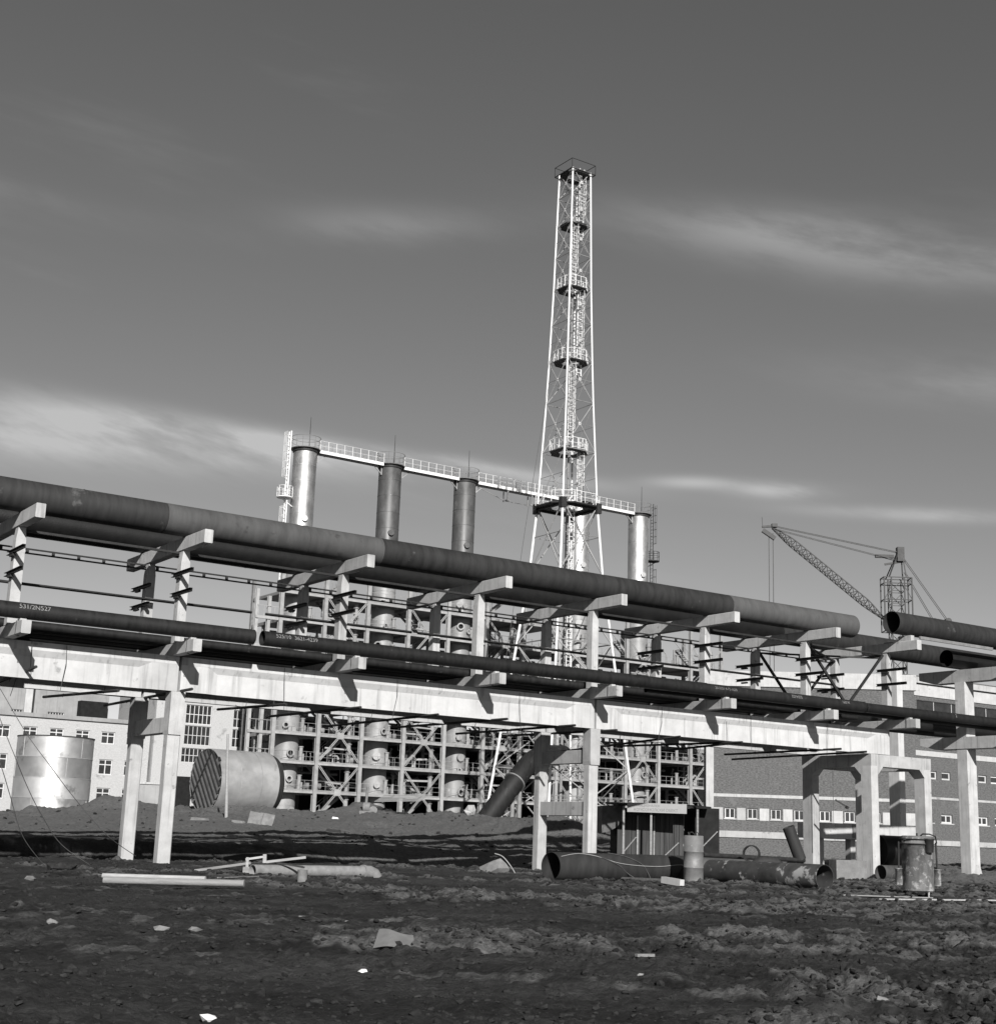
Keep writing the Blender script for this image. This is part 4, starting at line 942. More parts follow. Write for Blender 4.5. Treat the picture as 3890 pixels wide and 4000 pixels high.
for ya, yb, o in ((2662, 2684, .30), (2690, 2732, .10), (2942, 2962, .06), (3118, 3127, .05), (3286, 3306, .12)):
    MB().box(0, 30, -o, -.003, fz(yb), fz(ya)).obj('white_band', 'render_white', t)
for x in (3622, 3698, 3838): MB().box(fx(x, 3190) - .95, fx(x, 3190) + .95, -.06, -.003, fz(3222), fz(3218) - .003).obj('sill', 'render_white', t)
MB().box(.1, 29.9, .52, 14, -1.5, fz(2657)).obj('body', 'brick', t)
# free-standing tall concrete column and white loading bank between the anchor tower legs
cs_, cn_ = SN(aty(3516, 3100, 98)); cz = onz(3516, 3100).z
t = thing('tall_column', 'tall free-standing square concrete column behind the anchor tower', 'column', W(cs_, cn_, 0))
zt = face(3520, 2612, cn_)[1]
MB().cbox(-.02, .55, 0, .95, -.5, zt, .03).obj('shaft', 'concrete_white', t); MB().box(.555, .62, .1, .18, 0, zt - .5).obj('cable', 'iron', t)
MB().box(-.3, .85, -.3, 1.2, -.6, .25).obj('foot', 'concrete', t)
p = aty(3204, 3275, 92); q = aty(3612, 3284, 96)
h = plane_thing(p, q); L = (q - p).length
t = thing('loading_bank', 'bright white concrete loading bank seen between the anchor tower legs', 'platform', (p.x, p.y, 0), h)
MB().cbox(0, L, 0, 2.2, p.z, p.z + .95, .03).obj('slab', 'render_white', t)
for k in range(4): MB().box(.3 + k * (L - 1) / 3, .7 + k * (L - 1) / 3, .5, 1.0, -1.0, p.z).obj('pier', 'concrete', t)
MB().box(2.6, 4.1, -.08, -.002, p.z + .1, p.z + .93).obj('panel', 'drum', t)

# ------------------------------------------------------------------ luffing tower crane far behind
YC = 205
C = lambda x, y, dy=0: aty(x, y, YC + dy)
b0 = C(3519, 2950); b0.z = .3
t = thing('tower_crane', 'dark luffing tower crane with lattice jib far behind the right end', 'crane', b0, 0)
o_ = lambda v: v - b0
mt = C(3519, 2260); mw = .95
g = MB()
for sx_ in (-1, 1):
    for sy_ in (-1, 1): g.bar((sx_ * mw, sy_ * mw, 0), Vector((sx_ * mw, sy_ * mw, 0)) + Vector((0, 0, mt.z - b0.z)), .16)
g.obj('mast_legs', 'crane', t)
z = 0; hh = mt.z - b0.z
while z < hh - 1.5:
    g = MB()
    for i in range(4):
        c0, c1 = CR[i], CR[(i + 1) % 4]; g.bar((c0[0] * mw, c0[1] * mw, z), (c1[0] * mw, c1[1] * mw, z + 1.9), .09); g.bar((c0[0] * mw, c0[1] * mw, z), (c1[0] * mw, c1[1] * mw, z), .08)
    g.obj('mast_lacing', 'crane', t); z += 1.9
g = MB(); cw = 2.0; cb = C(3519, 2470).z - b0.z
for sx_ in (-1, 1):
    for sy_ in (-1, 1): g.bar((sx_ * cw, sy_ * cw * .5, cb), (sx_ * cw, sy_ * cw * .5, hh), .17)
for z in (cb, cb + 2.2, cb + 4.6, cb + 7.0, hh):
    for i in range(4): g.bar((CR[i][0] * cw, CR[i][1] * cw * .5, z), (CR[(i + 1) % 4][0] * cw, CR[(i + 1) % 4][1] * cw * .5, z), .12)
for z in (cb, cb + 4.6):
    for sx_ in (-1, 1): g.bar((sx_ * cw, -cw * .5, z), (sx_ * mw, -mw, z + 2), .08)
g.obj('climbing_cage', 'crane', t)
apx = o_(C(3514, 2155)); g = MB()
for sx_ in (-1, 1):
    for sy_ in (-1, 1): g.bar((sx_ * 1.25, sy_ * mw, hh), (apx.x + sx_ * .25, sy_ * .25, apx.z), .15)
g.bar((-1.6, 0, hh + 2.0), (1.4, 0, hh + 2.6), .18, .3); g.box(.2, 1.2, -.5, .5, hh + 2.5, hh + 4.6); g.obj('tower_head', 'crane', t)
jt = o_(C(3016, 2062)); jr = o_(C(3460, 2425)); d = (jt - jr); L = d.length; d.normalize(); u = Vector((-d.z, 0, d.x)); u = -u if u.z < 0 else u
g = MB(); k = 22
pts = []
for i in range(k + 1):
    f = i / k; w = .75 * min(1, f * 5 + .15, (1 - f) * 5 + .2); c = jr + d * (L * f); pts.append((c + u * w, c - u * w * .4 + Vector((0, w * .8, 0)), c - u * w * .4 - Vector((0, w * .8, 0))))
for a, b in zip(pts, pts[1:]):
    for i in range(3): g.bar(a[i], b[i], .14)
g.obj('jib_chords', 'crane', t); g = MB()
for j, (a, b) in enumerate(zip(pts, pts[1:])):
    for i in range(3): g.bar(a[i], b[(i + 1) % 3], .08)
    g.bar(a[0], a[1], .07); g.bar(a[0], a[2], .07)
g.obj('jib_lacing', 'crane', t)
g = MB(); g.bar(jt + Vector((.4, 0, -1.6)), jt + Vector((-1.4, 0, -.4)), .5, .6); g.bar(jt + Vector((-1.5, 0, .1)), jt + Vector((.6, 0, .3)), .3); g.box(jt.x - .1, jt.x + .7, -.4 + jt.y, .4 + jt.y, jt.z + .1, jt.z + .6); g.bar(jt + Vector((-1.4, 0, 0)), jt + Vector((-1.5, 0, 1.6)), .08); g.obj('jib_head', 'crane', t)
g = MB()
for dy in (-.3, .3):
    g.bar(jt + Vector((0, dy, .3)), apx + Vector((0, dy, -.2)), .09); g.bar(jt + Vector((0, dy, -.1)), apx + Vector((-.3, dy, -1.4)), .08); g.bar(apx + Vector((.2, dy, -.6)), o_(C(3700, 2425)) + Vector((0, dy, 0)), .08); g.bar(apx + Vector((.6, dy, -3)), o_(C(3645, 2425)) + Vector((0, dy, 0)), .08)
g.box(apx.x - 3.6, apx.x - .9, -.25, .25, apx.z - 1.0, apx.z - .55); g.obj('pendant_ropes', 'crane', t)
g = MB()
for dx in (-.3, .3): g.bar(jt + Vector((dx - .2, 0, -.8)), jt + Vector((dx - .2, 0, -26)), .10)
g.obj('hoist_ropes', 'crane', t)
g = MB(); e = o_(C(3675, 2428)); g.box(-1, e.x + 1, -1, 1, e.z - 1.2, e.z - .4); g.box(e.x - 1.5, e.x + 1.2, -1.2, 1.2, e.z - 2.6, e.z - .2); g.tube(e + Vector((.9, -.8, 0)), e + Vector((.9, .8, 0)), .45, 12); g.tube(e + Vector((-1.1, -.8, 0)), e + Vector((-1.1, .8, 0)), .35, 12); g.obj('counter_jib', 'crane', t)

# ------------------------------------------------------------------ works hut with sign board
HY = 71.35
P = lambda x, y, Y=HY: aty(x, y, Y)
bz = gh(P(2600, 3300).x, HY) - .1
x0 = P(2424, 3200).x; x1 = P(2690, 3200).x; zt = P(2560, 3150).z
t = thing('works_hut', 'dark boarded works hut under a canopy in front of the brick wall', 'hut', (x0, HY, bz), radians(4))
wd = x1 - x0; ht = zt - bz
k = 0
while k < 14:
    a = wd * k / 14; MB().box(a + .01, a + wd / 14 - .01, 1.0 + .012 * (k % 2), 1.06 + .012 * (k % 2), .25, ht - .1).obj('board', 'hut', t); k += 1
MB().box(0, wd, 1.08, 3.2, .2, ht - .12).obj('body', 'hut_dark', t)
MB().prism([(-.7, ht - .05), (3.4, ht + .12), (3.4, ht + .22), (-.7, ht + .05)], 0, -.25, wd + 1.0).obj('roof', 'hut_dark', t)
for x in (.05, wd * .42, wd + .35): MB().bar((x, -.55, 0), (x, -.55, ht - .02), .10).obj('canopy_post', 'wood', t)
MB().box(wd * .30, wd * .55, .93, .97, .28, ht - .5).obj('door', 'hut', t)
for a in (.30, .55): MB().box(wd * a - .04, wd * a + .04, .90, .99, .25, ht - .45).obj('door_jamb', 'wood', t)
MB().bar((.1, .92, .5), (wd * .28, .92, 1.5), .05).obj('brace_board', 'wood', t); MB().bar((wd * .6, .92, .3), (wd * .92, .92, 1.3), .05).obj('brace_board', 'wood', t)
MB().box(wd + .4, wd + 1.6, .2, 2.8, .4, ht).obj('lean_to', 'hut_dark', t); MB().bar((wd + .42, .15, .8), (wd + 1.5, .15, 1.9), .05).obj('brace_board', 'wood', t)  # black colour stands in for the shed's unlit interior
# sign board above the canopy
sa = P(2450, 3135, HY - .75); sb2 = P(2682, 3180, HY - .75); sl = sb2.x - sa.x; sh_ = P(2450, 3135, HY - .75).z - P(2450, 3172, HY - .75).z
t = thing('sign_board', 'long pale sign board with faded Cyrillic lettering above the hut canopy', 'sign', (sa.x, sa.y, sa.z - sh_), 0)
MB().box(0, sl, 0, .04, 0, sh_).obj('board', 'sign', t)
def flat_text(txt, parent, x, z, size, mat, name='lettering', y=-.004, wid=1.0):
    cu = bpy.data.curves.new(name, 'FONT'); cu.body = txt; cu.size = size; cu.resolution_u = 2; cu.align_x = 'CENTER'
    to = bpy.data.objects.new(name, cu); COL.objects.link(to); bpy.context.view_layer.update()
    me = bpy.data.meshes.new_from_object(to.evaluated_get(bpy.context.evaluated_depsgraph_get())); bpy.data.objects.remove(to); bpy.data.curves.remove(cu)
    for v in me.vertices: v.co = (x + v.co.x * wid, y, z + v.co.y)
    me.name = name; me.materials.clear(); me.materials.append(M[mat]); return link(name, me, parent)
flat_text('НАЦИОНАЛЕН', t, sl * .36, sh_ * .60, sh_ * .34, 'sign_ink', wid=1.0)
flat_text('КОМСОМОЛСКИ ОБЕКТ', t, sl * .48, sh_ * .14, sh_ * .42, 'sign_ink', wid=.95)
tp = P(2365, 3150, HY + 1)
t = tag(MB().prism([(0, .0), (1.15, .1), (1.1, -.5), (.75, -1.0), (.3, -1.25), (0, -1.3)], 1, 0, 2.0).obj('tarpaulin', 'cloth', None, P(2352, 3148, HY + .5), radians(4)), 'dark sagging tarpaulin hung beside the works hut', 'tarpaulin')

# ------------------------------------------------------------------ pipes and gear lying in the yard
def gpipe(name, label, a, b, r, mat, t=.014, up=None, seg=40, group='pipe lengths lying on the ground'):
    """open pipe on the ground from pixel a to pixel b (its lower edge)"""
    p, q = ongr(*a), ongr(*b); zz = max(gh(p.x, p.y), gh(q.x, q.y)) if up is None else up
    p.z = zz + r - .06; q.z = zz + r - .06
    o = thing(name, label, 'pipe', p, 0, group); d = q - p
    MB().hollow((0, 0, 0), d, r, t, seg).obj('shell', mat, o); return o, d, p
o, d, P1 = gpipe('ground_pipe', 'wide brown pipe on the ground with black open end, hoses draped over it', (2150, 3440), (2660, 3440), .46, 'pipe_brown')
MB().prism([(d.length - .62, -.10), (d.length - .30, .22), (d.length - .22, .1), (d.length - .25, -.40), (d.length - .62, -.42)], 1, -.48, -.475).obj('cut_opening', 'hut_dark', o, (0, 0, 0), atan2(d.y, d.x))  # black plate stands in for the dark inside the cut hole
dd = d.normalized(); sd = Vector((dd.y, -dd.x, 0))
def on_p(f, ph, r=.485): return d * f + sd * (r * cos(ph)) + Vector((0, 0, r * sin(ph)))
def hose(label, pts, r=.016, mat='rope'):
    c = [vec(p) for p in pts]; oo = MB(); base = c[0].copy(); oo.path(smooth([p - base for p in c]), r, 6)
    return tag(oo.obj('hose', mat, None, base), label, 'hose')
hose('pale hose hanging in a shallow loop along the wide brown pipe', [P1 + on_p(f, ph) for f, ph in ((.02, .75), (.16, 1.1), (.28, .85), (.42, .35), (.58, .18), (.75, .16), (.92, .3))] + [P1 + d + sd * .4], .014, 'rope_pale')
hose('dark hose slanting down across the wide brown pipe to the ground', [P1 + on_p(f, ph) for f, ph in ((.2, 1.2), (.30, .8), (.42, .2), (.50, -.4))] + [P1 + d * .55 + sd * .75 + Vector((0, 0, -.44))])
hose('dark hose curving over the right half of the wide brown pipe', [P1 + on_p(f, ph) for f, ph in ((.40, 1.4), (.50, .9), (.60, .3), (.65, -.3))] + [P1 + d * .66 + sd * .6 + Vector((0, 0, -.44))])
o, d, P2 = gpipe('ground_pipe', 'black tar-coated pipe with white flaked right end, open towards the viewer', (2778, 3448), (3222, 3474), .42, 'patch')
MB().hollow(d * .66, d * 1.001, .424, .012, 40).obj('flaked_end', 'flaked', o)
fl = ongr(2765, 3440); 
t = thing('flange_valve', 'small pale flanged fitting between upright drum and tar-coated pipe', 'valve', (fl.x, fl.y, gh(fl.x, fl.y)), 0)
MB().tube((0, 0, .3), (.12, 0, .3), .2, 16).obj('flange', 'stone', t); MB().tube((.2, 0, .3), (.27, 0, .3), .22, 16).obj('flange', 'stone', t); MB().tube((0, 0, .3), (.3, 0, .3), .1, 12).obj('neck', 'stone', t)
# upright drum
p = ongr(2708, 3446); p.z = gh(p.x, p.y) - .05; r = .335
t = thing('upright_drum', 'tall grey steel drum standing upright at the end of the brown pipe', 'drum', p, 0)
hd = 1.60
MB().lathe([(r, 0), (r, hd * .33), (r + .012, hd * .335), (r + .012, hd * .35), (r, hd * .355), (r, hd * .66), (r + .012, hd * .665), (r + .012, hd * .68), (r, hd * .685), (r, hd), (r - .03, hd + .01), (.001, hd - .02)], 36).obj('shell', 'drum', t)
for a in (0, 1.1, 2.2): MB().path([(r * .5 * cos(a + i * .3), r * .5 * sin(a), hd + .0 + .13 * sin(i / 5 * pi)) for i in range(6)], .015, 6).obj('handle', 'iron', t)
MB().box(-r - .15, r + .15, -r - .1, r + .1, -.02, .04).obj('base_plate', 'drum', t)
# more pipes beside and behind
gpipe('ground_pipe', 'plain grey pipe behind the upright drum and tar-coated pipe', (2730, 3416), (3070, 3424), .40, 'pipe_mid')
q0 = onz(2760, 3348, .5)
t = tag(MB().tube((0, 0, 0), aty(3140, 3362, 66) - aty(2745, 3340, 62), .10, 14).obj('thin_pipe', 'iron', None, aty(2745, 3340, 62)), 'long thin dark pipe lying behind the grey pipe at right', 'pipe')
p = aty(2932, 3338, 62); t = thing('steel_ring', 'dark steel ring standing on edge behind the pipes', 'ring', p, 0)
MB().hollow((0, 0, .02), (.1, .22, .02), .36, .05, 30).obj('rim', 'iron', t)
p = aty(2995, 3395, 60); t = tag(MB().path(smooth([(-.55, 0, -.2), (-.42, 0, .12), (-.1, .1, .26), (.3, .2, .24), (.7, .3, .0)]), .24, 18).obj('pipe_elbow', 'pipe_brown', None, p), 'dark pipe elbow lying behind the tar-coated pipe', 'pipe')
p = aty(3126, 3360, 66); t = tag(MB().hollow((0, 0, 0), (-.55, -.1, 1.42), .27, .03, 28).obj('tilted_pipe', 'pipe_brown', None, p), 'short dark pipe stub tilted up behind the tar-coated pipe', 'pipe')
p = aty(3445, 3330, 84); t = thing('boiler', 'big black boiler shell lying behind the anchor tower', 'boiler', p, radians(10))
MB().hollow((-.2, 0, .1), (2.6, .6, .1), .85, .03, 36).obj('shell', 'pipe_black', t); MB().tube((.1, .1, .1), (.14, .1, .1), .8, 30).obj('inner_plate', 'hut_dark', t)
p = aty(3310, 3420, 60); t = tag(MB().box(-.5, .9, 0, .6, -.3, .6).obj('concrete_block', 'drum', None, p, .3), 'grey concrete block behind the left legs of the anchor tower', 'block')
gpipe('ground_pipe', 'short grey pipe between anchor tower and gas generator', (3440, 3438), (3530, 3440), .36, 'pipe_mid')
# acetylene generator
p = ongr(3588, 3508); p.z = gh(p.x, p.y)
t = thing('gas_generator', 'rusty streaked cylindrical gas generator with side pots and small top tank', 'generator', p, radians(-8))
k = 1.02; R_ = .455 * k; z0 = .17
MB().lathe([(R_, z0), (R_, z0 + 1.36), (R_ + .02, z0 + 1.365), (R_ + .02, z0 + 1.40), (R_, z0 + 1.405), (R_, z0 + 1.58), (R_ - .03, z0 + 1.60), (R_ * .5, z0 + 1.56), (.001, z0 + 1.55)], 48).obj('shell', 'rust', t)
for zz in (1.36, 1.50): MB().torus((0, 0, z0 + zz), R_ + .035, .018, 40, 6).obj('hoop', 'iron', t)
for a in (-2.4, -.8, .8, 2.4): MB().tube((R_ * .8 * cos(a), R_ * .8 * sin(a), -.02), (R_ * .8 * cos(a), R_ * .8 * sin(a), z0 + .01), .03, 8).obj('foot', 'wood_pale', t)
for sx_, a in ((-1, pi * 1.02), (1, -.02)):
    c = Vector(((R_ + .10) * cos(a), (R_ + .10) * sin(a), 0))
    MB().lathe([(.105, .32), (.105, .78), (.13, .785), (.13, .80), (.001, .81)], 20, (c.x, c.y)).obj('side_pot', 'rust', t)
    MB().tube((c.x, c.y, .8), (c.x * .97, c.y, z0 + 1.42), .028, 8).obj('side_tube', 'iron', t)
MB().lathe([(.13, z0 + 1.12), (.15, z0 + 1.48), (.165, z0 + 1.49), (.165, z0 + 1.53), (.13, z0 + 1.53)], 20, (R_ * .62, -R_ * .82)).obj('top_tank', 'iron', t)
MB().path([(R_ * .2, -.1, z0 + 1.6), (R_ * .3, -.2, z0 + 1.66), (R_ * .7, -.3, z0 + 1.66), (R_ * 1.1, -.2, z0 + 1.6), (R_ * 1.2, -.1, z0 + 1.4)], .022, 8).obj('pipe_loop', 'iron', t)
MB().tube((0, 0, z0 + 1.55), (.0, 0, z0 + 1.68), .03, 8).obj('valve', 'iron', t)
MB().path([(-R_ - .12, 0, .75), (-R_ - .3, -.1, .6), (-R_ - .35, -.1, .4), (-R_ - .1, -.2, .2)], .015, 6).obj('hose', 'rope', t)
# planks, poles and scraps
def plank(label, a, b, w, h, mat='wood_pale', name='plank', cat='plank', lift=.03, rnd=False):
    p, q = ongr(*a), ongr(*b); p.z = gh(p.x, p.y) + lift + h / 2; q.z = gh(q.x, q.y) + lift + h / 2
    mb = MB(); d = q - p
    if rnd: mb.tube((0, 0, 0), d, w / 2, 14)
    else: mb.bar((0, 0, 0), d, w, h)
    return tag(mb.obj(name, mat, None, p), label, cat)
plank('long pale plank on the ground in front of the gas generator', (3440, 3522), (3905, 3534), .09, .035, lift=.06)
plank('second pale plank on the ground left of the gas generator', (3290, 3508), (3640, 3522), .12, .03, 'wood', lift=.05)
plank('upper of two pale poles lying on the ground at left', (398, 3455), (800, 3466), .11, .11, 'wood_pale', 'timber_pole', 'pole', .12, True)
plank('lower thicker pale pole lying on the ground at left', (402, 3472), (952, 3476), .15, .15, 'wood', 'timber_pole', 'pole', .06, True)
plank('white timber block beside the upright drum', (2590, 3456), (2664, 3459), .18, .20, 'render_white', 'timber_block', 'block', .0)
plank('flat timber lying before the wide brown pipe', (2430, 3432), (2600, 3450), .12, .06, 'wood')
plank('dark thin rod lying by the timber frame at left', (862, 3398), (950, 3412), .05, .05, 'iron', 'steel_rod', 'rod')
plank('thin stick on the dark soil right of centre', (1630, 3508), (1810, 3488), .035, .03, 'wood', 'stick', 'stick')
plank('short pale batten on the soil at lower right', (2485, 3750), (2552, 3754), .05, .03, 'wood', 'batten', 'stick')
plank('thin curved lath near the left poles', (850, 3438), (1010, 3424), .04, .03, 'wood', 'lath', 'stick')
# lying pipe with elbow and a timber frame over it
o, d, P3 = gpipe('ground_pipe', 'slim pale pipe with an elbow at its right end, left of centre', (985, 3418), (1420, 3424), .17, 'stone', seg=24)
MB().path([d, d + Vector((.18, .02, .0)), d + Vector((.32, .05, -.06)), d + Vector((.4, .06, -.2))], .19, 18).obj('elbow', 'stone', o)
MB().tube(d * .985, d * 1.005, .21, 20).obj('collar', 'stone', o)
fp = ongr(830, 3410); t = thing('sawhorse', 'rough timber sawhorse leaning over the slim pale pipe at left', 'sawhorse', (fp.x, fp.y, gh(fp.x, fp.y)), 0)
G = lambda x, y: aty(x, y, fp.y) - Vector((fp.x, fp.y, gh(fp.x, fp.y)))
MB().bar(G(760, 3402), G(980, 3372), .07).obj('rail', 'wood', t); MB().bar(G(960, 3358), G(1035, 3347), .06).obj('rail', 'wood_pale', t); MB().bar(G(1040, 3368), G(1195, 3350), .07).obj('rail', 'wood_pale', t)
MB().bar(G(968, 3350), G(965, 3398), .08).obj('stake', 'wood_pale', t); MB().bar(G(1035, 3338), G(1034, 3372), .10).obj('stake', 'wood_pale', t); MB().bar(G(1080, 3370), G(1190, 3390), .05).obj('stake', 'iron', t)
MB().box(G(950, 3390).x, G(975, 3390).x, -.05, .1, -.02, .15).obj('block', 'wood', t)
p = ongr(1180, 3442); tag(MB().tube((0, 0, 0), (0, 0, .34), .13, 18).obj('pipe_stub', 'stone', None, (p.x, p.y, gh(p.x, p.y) - .02)), 'short pale pipe stub standing upright before the slim pipe', 'pipe')
# curled sheet and scraps in the foreground
p = ongr(1455, 3712)
v = []; nx_, ny_ = 9, 5
sw = (1610 - 1455) * p.y / F
for j in range(ny_):
    for i in range(nx_):
        a, b = i / (nx_ - 1), j / (ny_ - 1)
        x = sw * (a * (1 - .1 * b) + .10 * b + .02 * sin(9 * a)); zz = .015 + b * .165 + .03 * sin(a * 4 + b) ; y = b * .20 + .03 * cos(a * 6)
        if i == nx_ - 1: x -= .05 * abs(sin(j * 2.2))
        v.append((x, y, zz))
mb = MB(); mb.add(v, [(j * nx_ + i, j * nx_ + i + 1, (j + 1) * nx_ + i + 1, (j + 1) * nx_ + i) for j in range(ny_ - 1) for i in range(nx_ - 1)], True)
mb.add([(a, b + .012, c - .004) for a, b, c in v], [(j * nx_ + i, (j + 1) * nx_ + i, (j + 1) * nx_ + i + 1, j * nx_ + i + 1) for j in range(ny_ - 1) for i in range(nx_ - 1)], True)
tag(mb.obj('sheet_scrap', 'sheet', None, (p.x, p.y, max(gh(p.x + a, p.y + b) for a in (.05, .2, .35) for b in (-.05, .05)) + .02)), 'torn pale sheet lying on the dark soil in the foreground', 'scrap')
for k, (x, y, r, mt, lab) in enumerate(((1418, 3802, .045, 'bright', 'small white scrap on the soil below the torn sheet'), (815, 3993, .07, 'bright', 'white scrap at the bottom edge of the picture'), (1650, 3695, .11, 'stone', 'knobbly pale stone right of the torn sheet'), (200, 3610, .09, 'stone', 'pale stone on the soil at the lower left'),
        (630, 3645, .10, 'stone', 'pale stone below the left poles'), (757, 3645, .09, 'stone', 'rounded stone right of the stone below the poles'), (1180, 3580, .09, 'stone', 'pale stone on the soil left of centre'), (3450, 3885, .07, 'stone', 'pale crumpled lump at the lower right'), (1365, 3610, .07, 'stone', 'small stone above the torn sheet'), (115, 3440, .13, 'stone', 'pale lump near the left edge'), (2500, 3820, .04, 'wood', 'short upright wood chip at the lower right'))):
    p = ongr(x, y); tag(MB().rock((0, 0, r * .3), r, .6, 100 + k).obj('stone' if mt == 'stone' else 'scrap', mt, None, (p.x, p.y, gh(p.x, p.y))), lab, 'stone' if mt == 'stone' else 'scrap')
# cone-shaped lump with hose, stump stones along the trench
p = ongr(1935, 3412); t = tag(MB().rock((0, 0, .32), .50, .9, 5).obj('boulder', 'stone', None, (p.x, p.y, gh(p.x, p.y) - .1)), 'pale pointed boulder left of the wide brown pipe', 'boulder')
hose('pale hose arching down beside the pointed boulder', [p + Vector((-.05, -.1, .72)), p + Vector((.25, -.2, .62)), p + Vector((.55, -.3, .3)), p + Vector((.75, -.4, .0))], .022, 'rope_pale')
for k, (x, y, r, lab) in enumerate(((1440, 3385, .34, 'low earth lump on the near lip of the trench, left of two'), (1640, 3398, .3, 'low earth lump on the near lip of the trench, middle'), (1730, 3392, .36, 'low earth lump on the near lip of the trench, right'), (240, 3395, .4, 'low earth lump at the far left by the trench'), (1060, 3415, .2, 'low earth lump behind the slim pale pipe'), (3770, 3480, .32, 'heap of rubble at the foot of the right column'))):
    p = ongr(x, y); tag(MB().rock((0, 0, .02), r, .55, 40 + k).obj('earth_lump', 'clod', None, (p.x, p.y, gh(p.x, p.y))), lab, 'earth')
p = W(9.5, 13.8, 0); p.z = gh(p.x, p.y); t = tag(MB().path([(-1.1, 0, .25), (-.3, .1, .42), (.6, .1, .45), (1.2, 0, .42)], .38, 16).obj('half_buried_pipe', 'pipe_brown', None, p), 'dark pipe half buried in the shaded trench', 'pipe')
p = W(-3.2, 14.5, 0); p.z = gh(p.x, p.y); t = tag(MB().tube((-1.4, -.3, .35), (1.3, .3, .35), .55, 20).obj('half_buried_pipe', 'pipe_dark', None, p), 'dark drum in the trench right of the left bent', 'drum')
p = aty(1795, 3320, 70); t = thing('culvert_pipe', 'pale culvert pipe with black mouth on the far side of the trench', 'pipe', (p.x, p.y, gh(p.x, p.y) + .15), .2)
MB().hollow((0, 0, 0), (2.4, .9, 0), .36, .04, 28).obj('shell', 'stone', t); MB().tube((.5, .18, 0), (.52, .19, 0), .32, 20).obj('mouth_shade', 'hut_dark', t)  # black disc painted as the darkness inside the culvert mouth
# far yard: pole, block, planks, valve, sacks
p = aty(882, 3222, 93); p.z = gh(p.x, p.y) - .1; tz_ = aty(890, 2868, 93)
t = tag(MB().tube((0, 0, 0), (tz_.x - p.x, 0, tz_.z - p.z), .11, 12, r2=.07).obj('slender_post', 'wood_pale', None, p), 'slender white post standing in front of the lying tank', 'post')
p = aty(572, 3170, 108); t = thing('block_shed', 'low grey concrete shed between the legs of the left bent', 'shed', (p.x, p.y, gh(p.x, p.y) - .3), .1)
MB().box(-1.15, 1.2, 0, 2.5, 0, 1.95).obj('wall', 'render_grey', t); MB().box(-1.25, 1.3, -.1, 2.6, 1.953, 2.1).obj('roof', 'concrete', t)
p = aty(1468, 3118, 108); t = thing('slat_panel', 'tilted slatted wooden panel lying on the earth mound before the plant', 'panel', (p.x, p.y, p.z - .4), .1)
for k in range(9): MB().bar((-.1 + .1 * k, .28 * k, .15 + .07 * k), (3.3 + .12 * k, .28 * k, .30 + .07 * k), .18, .04).obj('slat', 'wood', t)
for x in (.5, 2.6): MB().bar((x, 0, .12), (x + .9, 2.3, .68), .08).obj('batten', 'wood', t)
p = aty(1432, 3160, 107); t = thing('gate_valve', 'pale gate valve with round body and upright stem on the mound', 'valve', (p.x, p.y, gh(p.x, p.y) - .1), 0)
MB().tube((-.25, 0, .62), (.25, 0, .62), .34, 18).obj('body', 'stone', t); MB().tube((-.05, 0, .9), (.0, 0, 2.1), .1, 10).obj('stem', 'stone', t); MB().box(-.5, .6, -.3, .3, 0, .35).obj('base', 'stone', t); MB().tube((.5, -.2, .4), (.5, .2, .4), .3, 16).obj('flange', 'stone', t)
for k, (x, y, r) in enumerate(((1838, 3200, .42), (1826, 3215, .34))):
    p = aty(x, y, 118); tag(MB().rock((0, 0, .2 + .3 * (k == 0)), r + .02, .9, 60 + k).obj('sack', 'render_white', None, (p.x, p.y, gh(p.x, p.y))), ('upper' if k == 0 else 'lower') + ' of two white sacks by the plant foot', 'sack')
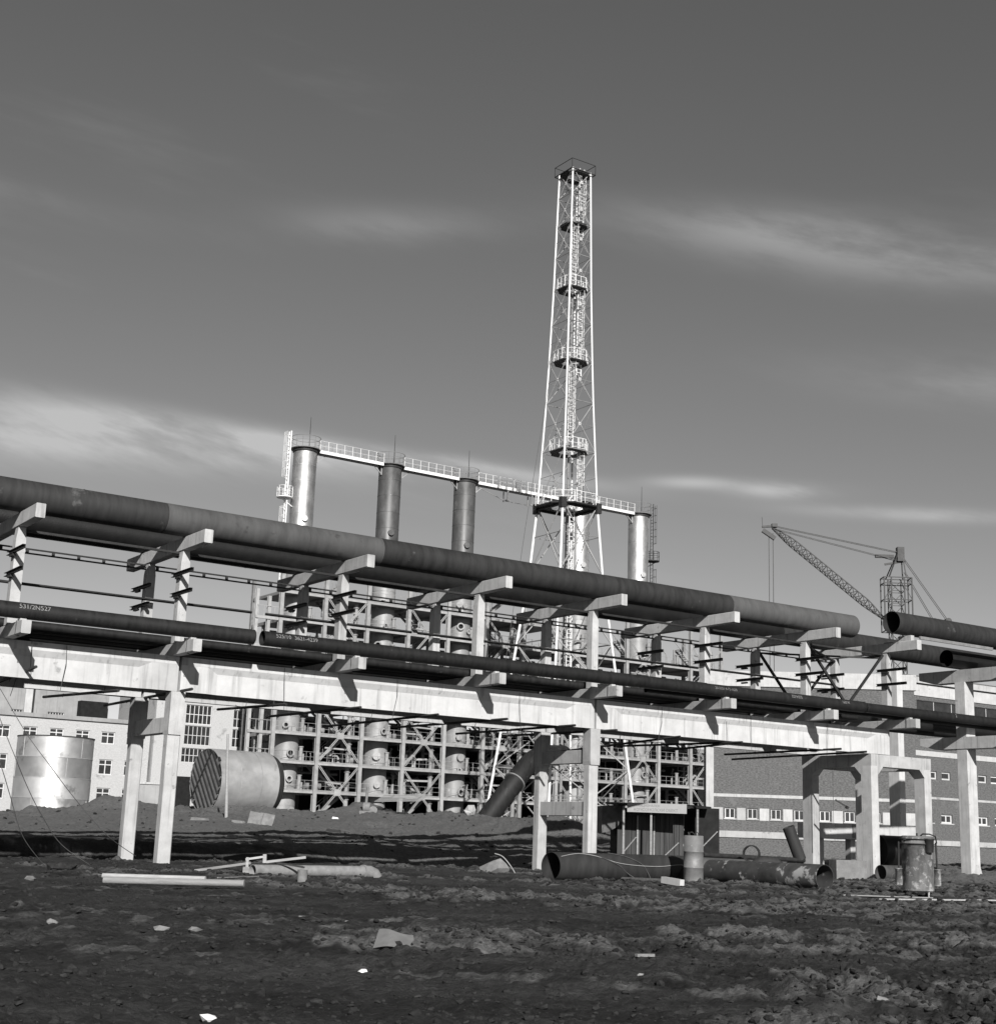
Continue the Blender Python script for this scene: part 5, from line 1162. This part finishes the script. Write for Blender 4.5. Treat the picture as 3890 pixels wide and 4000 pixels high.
for k, (x, y, Y, w, lab) in enumerate(((775, 3210, 90, 1.1, 'pale slab on the slope left of the slender post'), (925, 3228, 88, .8, 'pale slab right of the slender post'), (995, 3230, 88, 1.0, 'upright pale slab of broken concrete in front of the lying tank'), (1040, 3222, 88, 1.0, 'second broken slab leaning beside the upright slab'), (905, 3298, 76, .6, 'small pale slab on the trench bank'), (1310, 3195, 100, .5, 'bright white scrap at the plant foot'), (1300, 3250, 86, .9, 'flat dark plate on the slope below the mound'))):
    p = aty(x, y, Y); p.z = gh(p.x, p.y)
    if k in (2, 3): m_ = MB().prism([(-.5, 0), (.35, -.05), (.5, .62), (-.35, .75)], 1, 0, .14)
    else: m_ = MB().prism([(-w / 2, 0), (w / 2, .02), (w / 2 - .1, .16), (-w / 2 + .06, .2)], 1, 0, .4)
    tag(m_.obj('slab', 'iron' if k == 6 else ('bright' if k == 5 else 'stone'), None, p, random.uniform(-.4, .4)), lab, 'slab')
# cables slung from the trestle at the far left
for k, (pts, lab) in enumerate(((((-60, 2600, 46), (0, 2690, 46), (100, 2860, 46), (190, 2985, 46), (300, 3130, 47), (420, 3265, 48), (530, 3345, 50)), 'long cable sweeping down from the left edge to the left bent'),
        (((-40, 2700, 44), (20, 2860, 44), (60, 2960, 44), (105, 3070, 45), (160, 3180, 46), (240, 3300, 47), (375, 3395, 48)), 'second cable sweeping down across the shiny tank'),
        (((-30, 2900, 42), (10, 3010, 42), (40, 3110, 43), (90, 3270, 44), (180, 3390, 45)), 'third cable nearest the left edge'))):
    c = [aty(*p) for p in pts]; tag(MB().path(smooth([p - c[0] for p in c], 8), .012, 5).obj('cable', 'rope', None, c[0]), lab, 'cable')
# hanging tackle inside the anchor tower
p = aty(3252, 3000, 72); t = thing('hook_line', 'thin plumb line with a dark hook arm hanging inside the anchor tower', 'hook', p, 0)
MB().tube((0, 0, 0), (0, 0, -3.0), .012, 6).obj('line', 'rope', t); MB().bar((.1, 0, -1.55), (.62, 0, -1.85), .07).obj('arm', 'iron', t); MB().rock((.68, 0, -1.9), .12, .9, 3).obj('hook', 'iron', t)
